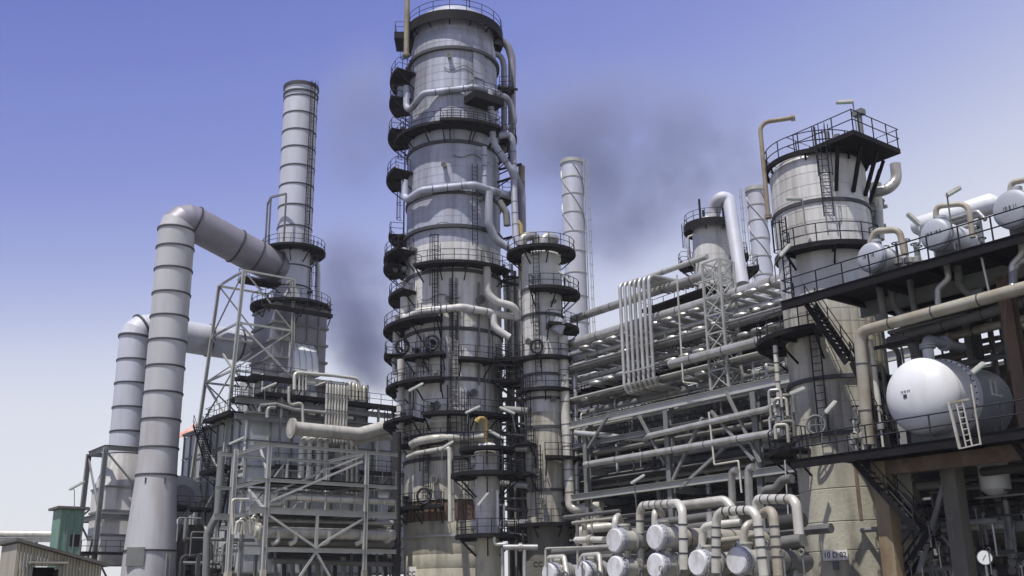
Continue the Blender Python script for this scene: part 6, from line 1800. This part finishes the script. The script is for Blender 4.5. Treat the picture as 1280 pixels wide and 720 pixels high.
part('shell_bracket', MB().box(uv(c.dot(DV) - r_ * .92, c.dot(EV) + 3.2, c.z + .1), DV * .12, EV * .5, ZV * .05).box(uv(c.dot(DV) - r_ * .98, c.dot(EV) + 2.8, c.z + .4), DV * .03, EV * .05, ZV * .35).box(uv(c.dot(DV) - r_ * .98, c.dot(EV) + 3.2, c.z + .4), DV * .03, EV * .05, ZV * .35), SIGNW, t)
pipe('silver elbow pipe leaving the top of the big white vessel', [nq + ZV * (r_ + .45), nq + ZV * (r_ + 1.0), nq + ZV * (r_ + 1.0) + EV * 3.0], .24, VGREY, rb=.5, flanges=(.4, 1.5))
# cream ladder gate clipped to the deck edge in front of the vessel
g0, g1 = KP(1186, 504, -.25), KP(1200, 561, -.25)
t = thing('deck_ladder', 'cream-painted short ladder hooked on the edge of the lower deck before the white vessel', 'ladder', g1)
for k, (dx, w_) in enumerate(((0, .1), (9, .05), (17, .05))):
    part('rail_post', MB().beam(KP(1186 + dx, 503 - dx * .15, -.25), KP(1200 + dx * .9, 561 - dx * .2, -.25), w_, w_), PIPEW, t)
for k in range(8):
    f = k / 8
    part('rung', MB().cyl(KP(1195 + 14 * f, 503 + 57 * f - 1.4, -.25), KP(1203 + 13.3 * f, 501.5 + 56 * f - 1.4, -.25), .02, None, 6), PIPEW, t)
part('hook_bar', MB().beam(KP(1182, 504.5, -.25), KP(1212, 499, -.25), .09, .09), PIPEO, t)
part('bottom_bar', MB().beam(KP(1199, 561, -.25), KP(1225, 555, -.25), .05, .05), PIPEW, t)
part('rail_post', MB().beam(KP(1214, 480, -.2), KP(1226, 556, -.2), .06, .06), PIPEW, t)

# valve gear on the lower deck beside the vessel
for k in range(12):
    x_ = 1066 + k * 4.1
    a = KP(x_, 556 - k * .7, .9 + (k % 3) * .4); a.z = zL
    h = 1.0 + (k * 7 % 5) * .35
    t = thing('valve_set', ORDS[k] + ' from the left of the pale valve sets beside the white vessel', 'valve', a, 'valve sets on the lower deck')
    part('stem', MB().cyl(a, a + ZV * h, .06, None, 8), (PIPEW, PIPE, RAILG)[k % 3], t)
    part('body', MB().lathe(a + ZV * (h * .45), ZV, [(0, .08), (.05, .17), (.3, .17), (.36, .08)], 12), (PIPE, PIPEW, PIPED)[k % 3], t)
    part('handwheel', MB().tube([a + ZV * h + DV * (.17 * math.cos(R(j * 45))) + EV * (.17 * math.sin(R(j * 45))) for j in range(8)], .028, 5, closed=True), RAIL, t)

# dim machinery below the lower deck
q = KP(1240, 578, 4.5); vr = m_of(18, q)
t = thing('hanging_vessel', 'blue-white upright vessel hanging below the lower drum deck at the right', 'vessel', Vector((q.x, q.y, KP(1242, 612, 4.5).z)))
zb_ = KP(1242, 612, 4.5).z
part('shell', MB().lathe(Vector((q.x, q.y, 0)), ZV, [(zb_ - .35, .001), (zb_ - .22, vr * .6), (zb_, vr), (zL - .5, vr)], 32), WHITE, t)
part('drain_pipe', MB().cyl(Vector((q.x, q.y, zm)), Vector((q.x, q.y, zb_ - .2)), .1, None, 10), PIPED, t)
q = KP(1231, 697, 1.4)
t = thing('pressure_gauge', 'round white gauge face low under the drum structure at the right', 'gauge', q - ZV * .35)
dq = (EYE - q).normalized(); dq.z = 0; dq.normalize()
part('gauge_case', MB().cyl(q - dq * .1, q, .31, None, 28), RAILG, t)
part('gauge_dial', MB().cyl(q + dq * .002, q + dq * .02, .28, None, 28), GAUGE, t)
sdq = Vector((-dq.y, dq.x, 0)); sdq = sdq if sdq.x > 0 else -sdq
part('gauge_needle', MB().beam(q + dq * .03 - sdq * .1 - ZV * .1, q + dq * .03 + sdq * .05 + ZV * .12, .03, .01), INK, t)
part('gauge_stem', MB().cyl(q - dq * .05 - ZV * .31, Vector((q.x, q.y, 0)) - dq * .05, .06, None, 8), RAILG, t)
solo('pilaster', 'pale concrete pilaster behind the stair flight under the lower deck', 'pilaster', MB().ubox(KP(1130, 620, 4.4).dot(DV) - .5, KP(1130, 620, 4.4).dot(DV) + .35, KV + 4.4, KV + 5.0, 0, zL - .4), CONC)
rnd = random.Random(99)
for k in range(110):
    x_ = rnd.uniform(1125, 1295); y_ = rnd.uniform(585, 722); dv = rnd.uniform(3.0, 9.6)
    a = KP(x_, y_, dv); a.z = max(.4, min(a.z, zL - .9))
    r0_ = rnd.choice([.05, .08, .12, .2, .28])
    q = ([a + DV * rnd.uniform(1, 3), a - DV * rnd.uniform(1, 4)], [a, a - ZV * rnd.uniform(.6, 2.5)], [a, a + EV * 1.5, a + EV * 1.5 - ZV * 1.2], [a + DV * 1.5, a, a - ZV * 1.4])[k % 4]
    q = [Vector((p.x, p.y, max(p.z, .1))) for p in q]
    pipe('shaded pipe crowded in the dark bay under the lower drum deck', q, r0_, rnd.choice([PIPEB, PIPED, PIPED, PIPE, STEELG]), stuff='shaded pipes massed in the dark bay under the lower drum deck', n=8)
hv = [MB(), MB()]
for k in range(22):
    x_ = rnd.uniform(1135, 1285); y_ = rnd.uniform(635, 715)
    a = KP(x_, y_, rnd.uniform(1.0, 4.0)); h = rnd.uniform(.4, .9)
    hv[0].cyl(a - ZV * max(h, 1.0), a, .03, None, 6)
    hv[k % 2].tube([a + DV * (.1 * math.cos(R(j * 45))) + ZV * (.1 * math.sin(R(j * 45))) for j in range(8)], .02, 5, closed=True)
for k in range(2):
    solo('valves', ('dull', 'pale')[k] + ' little hand valves massed in the dark bay under the drum structure', 'valves', hv[k], (RAILG, PIPED)[k], kind='stuff')
for k in range(3):
    x_ = (1150, 1205, 1262)[k]
    a = KP(x_, 640 + k * 12, 6.5)
    t = thing('shaded_exchanger', ('left', 'middle', 'right')[k] + ' shaded exchanger lying in the dark bay under the lower drum deck', 'heat exchanger', a - ZV * .6)
    part('shell', MB().lathe(a, DV, [(-2.4, .001), (-2.2, .4), (-2.0, .55), (2.2, .55), (2.4, .4), (2.5, .001)], 24), PIPED, t)
    part('flange', MB().lathe(a, DV, [(-1.3, .5), (-1.29, .68), (-1.1, .68), (-1.09, .5)], 24), PIPE, t)
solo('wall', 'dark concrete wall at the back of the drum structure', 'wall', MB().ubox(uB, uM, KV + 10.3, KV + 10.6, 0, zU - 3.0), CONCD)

# ================================================================ strip light fittings
SLT = [
 ('topmost lamp, on a bent pole over the crown of the right-hand column', DY(1056, 127.5, -.5), (-1, .1, 0), [DY(1073, 178, -.5), DY(1066, 127.5, -.5)]),
 ('lamp on a pole in front of the upper cladding of the right-hand column', DY(993, 248, -3), (1, .1, 0), [DY(1008, 294, -3.2), DY(1003, 249, -3)]),
 ('pale green slanted tube lamp on the left railing of the upper drum deck', KP(981, 313, .2), (.75, 0, .8), [KP(970, 352, .05), KP(968, 330, .05)]),
 ('lamp on a tall pole above the middle deck drum', KP(1192, 239, .1), (.9, 0, .5), [KP(1194, 312, .05), KP(1184, 246, .05)]),
 ('slanted ochre lamp between the small and the middle deck drums', KP(1142, 274, .8), (-.7, 0, .8), [KP(1150, 305, .8), KP(1149, 288, .8)]),
 ('slanted ochre lamp in front of the flange of the big white vessel', KP(1222, 460, -.1), (.85, 0, .62), [KP(1216, 520, .05), KP(1213, 470, .05)]),
 ('pale green slanted lamp on the lower balcony of the right-hand column', KP(1038, 509, .3), (.75, 0, .75), [KP(1028, 560, .05), KP(1027, 522, .05)]),
 ('lamp left of the right-hand column beside the bright thin pipe', DY(996, 489, -4), (.9, 0, .35), [DY(990, 520, -4), DY(988, 494, -4)]),
 ('lamp low between the rack posts over the exchangers', RK(797, 599, -2), (.85, 0, .5), [RK(796, 640, -2), RK(793, 602, -2)]),
 ('lamp beside the thickest column above its lower wide platform, left one', P(591, 512, 80), (.9, 0, .4), [P(584, 530, 80), P(585, 515, 80)]),
 ('lamp in the gap between the two joined columns at mid height', P(634, 513, 83), (-.9, 0, .4), [P(645, 540, 83), P(640, 517, 83)]),
 ('lamp over the platform of the little column, its right one', P(620, 543, 75), (-.85, 0, .5), [P(629, 585, 75), P(626, 548, 75)]),
 ('lamp over the platform of the little column, its left one', P(558, 557, 79), (.85, 0, .5), [P(552, 580, 79), P(553, 560, 79)]),
 ('lamp at the left balcony of the thickest column by the risers', P(520, 484, 82), (.85, 0, .45), [P(515, 510, 82), P(515, 487, 82)]),
 ('little lamp on the front of the little column', P(604, 624, 73.8), (.6, 0, .7), [P(601, 640, 73.8), P(601, 628, 73.8)]),
 ('lamp on a pole beside the framed hopper at the far left', P(96, 607, 90), (.9, 0, .5), [P(93, 636, 90), P(93, 611, 90)]),
 ('lamp on the corner of the heater by the stairs', uv(FU - 1.5, FV - 1.6, U(306, 555, FU).z), (.9, 0, .4), [U(303, 585, FU - 1.5), U(302, 558, FU - 1.5)]),
 ('lamp above the heater roof among the tower legs', HF(336, 483, -1), (.9, 0, .4), [HF(331, 500, -1), HF(331, 486, -1)]),
 ('lamp on the crown of the slimmer column leaning right', SY(706, 346, -2), (-.5, 0, .5), [SY(712, 362, -2), SY(711, 352, -2)]),
]
for lab, p, vec, pole in SLT:
    strip_light(lab, p, vec, pole, L=m_of(21, p), w=.22)

for (lab, mn), (mb_, m_) in STUFF.items():
    mwords = {'pipe_shaded_black': 'shade-darkened black', 'pipe_shaded_grey': 'shade-darkened grey', 'galvanised_steel': 'pale', 'grey_painted_steel': 'grey', 'pipe_cladding': 'silvery', 'brown_stained_pipe': 'brown', 'pipe_ochre_stained': 'ochre', 'pipe_cream': 'cream'}[mn]
    solo('pipework', mwords + ' ' + lab, 'pipework', mb_, m_, kind='stuff')

# ================================================================ dark smoke drifting behind the columns
def smoke(name, label, boxes, dens, seed):
    mb = MB()
    for (c, rx, ry, rz, tilt) in boxes:
        n, m_ = 20, 10
        vs = []
        for j in range(m_ + 1):
            th = math.pi * j / m_
            for i in range(n):
                ph = 2 * math.pi * i / n
                p = Vector((rx * math.sin(th) * math.cos(ph), ry * math.sin(th) * math.sin(ph), rz * math.cos(th)))
                p = Matrix.Rotation(tilt, 3, 'Y') @ p
                vs.append(Vector(c) + p)
        fs = [(j * n + i, (j + 1) * n + i, (j + 1) * n + (i + 1) % n, j * n + (i + 1) % n) for j in range(m_) for i in range(n)]
        mb.add(vs, fs)
    m = bpy.data.materials.new(name + '_volume'); m.use_nodes = True
    T = m.node_tree; T.nodes.clear()
    o = T.nodes.new('ShaderNodeOutputMaterial'); v = T.nodes.new('ShaderNodeVolumePrincipled')
    v.inputs['Color'].default_value = (.42, .46, .66, 1)
    geo = T.nodes.new('ShaderNodeNewGeometry')
    tc = T.nodes.new('ShaderNodeTexCoord')
    nz = T.nodes.new('ShaderNodeTexNoise'); nz.inputs['Scale'].default_value = .085; nz.inputs['Detail'].default_value = 6; nz.inputs['Roughness'].default_value = .62
    mp = T.nodes.new('ShaderNodeMapping'); mp.inputs['Location'].default_value = (seed, seed * 2, seed)
    T.links.new(geo.outputs['Position'], mp.inputs[0]); T.links.new(mp.outputs[0], nz.inputs['Vector'])
    mr = T.nodes.new('ShaderNodeMapRange'); mr.inputs[1].default_value = .38; mr.inputs[2].default_value = .66; mr.inputs[4].default_value = dens
    T.links.new(nz.outputs[0], mr.inputs[0])
    # fade to nothing towards the skin of the puff
    (c, rx, ry, rz, tilt) = boxes[0]
    m2 = T.nodes.new('ShaderNodeVectorMath'); m2.operation = 'SUBTRACT'; m2.inputs[1].default_value = Vector(c)
    T.links.new(geo.outputs['Position'], m2.inputs[0])
    rot = T.nodes.new('ShaderNodeVectorRotate'); rot.rotation_type = 'Y_AXIS'; rot.inputs['Angle'].default_value = -tilt
    T.links.new(m2.outputs[0], rot.inputs['Vector'])
    dv_ = T.nodes.new('ShaderNodeVectorMath'); dv_.operation = 'DIVIDE'; dv_.inputs[1].default_value = (rx, ry, rz)
    T.links.new(rot.outputs[0], dv_.inputs[0])
    ln = T.nodes.new('ShaderNodeVectorMath'); ln.operation = 'LENGTH'
    T.links.new(dv_.outputs[0], ln.inputs[0])
    fr_ = T.nodes.new('ShaderNodeMapRange'); fr_.interpolation_type = 'SMOOTHSTEP'
    fr_.inputs[1].default_value = .98; fr_.inputs[2].default_value = .25
    T.links.new(ln.outputs['Value'], fr_.inputs[0])
    mm = T.nodes.new('ShaderNodeMath'); mm.operation = 'MULTIPLY'
    T.links.new(mr.outputs[0], mm.inputs[0]); T.links.new(fr_.outputs[0], mm.inputs[1])
    T.links.new(mm.outputs[0], v.inputs['Density'])
    T.links.new(v.outputs[0], o.inputs['Volume'])
    return solo(name, label, 'smoke', mb, m, kind='stuff')
def PM(px, py, y, hw): return P(px, py, y), hw * depth(P(px, py, y)) / FOC
for k, (px, py, y, hw, ry, fz, tilt, dens, lab) in enumerate((
    (440, 372, 190, 88, 20, 1.25, R(-8), .30, 'dark smoke billowing between the left stack and the thickest column'),
    (468, 455, 192, 60, 16, .8, 0, .22, 'dark smoke low behind the heater top'),
    (455, 150, 205, 85, 18, 1.5, R(10), .12, 'thin dark smoke high to the left of the thickest column'),
    (700, 160, 205, 120, 18, 1.0, R(15), .12, 'purple-grey smoke just right of the thickest column'),
    (820, 190, 210, 240, 22, .62, R(14), .13, 'broad purple-grey smoke drifting towards the right-hand column'),
    (760, 285, 215, 120, 20, .6, R(-12), .07, 'pale smoke low over the pipe rack'))):
    c_, s_ = PM(px, py, y, hw)
    smoke('smoke', lab, [(c_, s_, ry, s_ * fz, tilt)], dens * .85, 3 + 7 * k)

# ================================================================ the hazy air
hzm = bpy.data.materials.new('haze_volume'); hzm.use_nodes = True
T = hzm.node_tree; T.nodes.clear()
o = T.nodes.new('ShaderNodeOutputMaterial'); v = T.nodes.new('ShaderNodeVolumePrincipled')
v.inputs['Color'].default_value = (.90, .92, 1.0, 1); v.inputs['Density'].default_value = .00016
v.inputs['Anisotropy'].default_value = 0.0
T.links.new(v.outputs[0], o.inputs['Volume'])
hb = MB().hexa([(-420, -25, -1), (420, -25, -1), (420, 480, -1), (-420, 480, -1), (-420, -25, 125), (420, -25, 125), (420, 480, 125), (-420, 480, 125)])
hz_ = solo('haze', None, None, hb, hzm, kind='stuff', smooth=0)
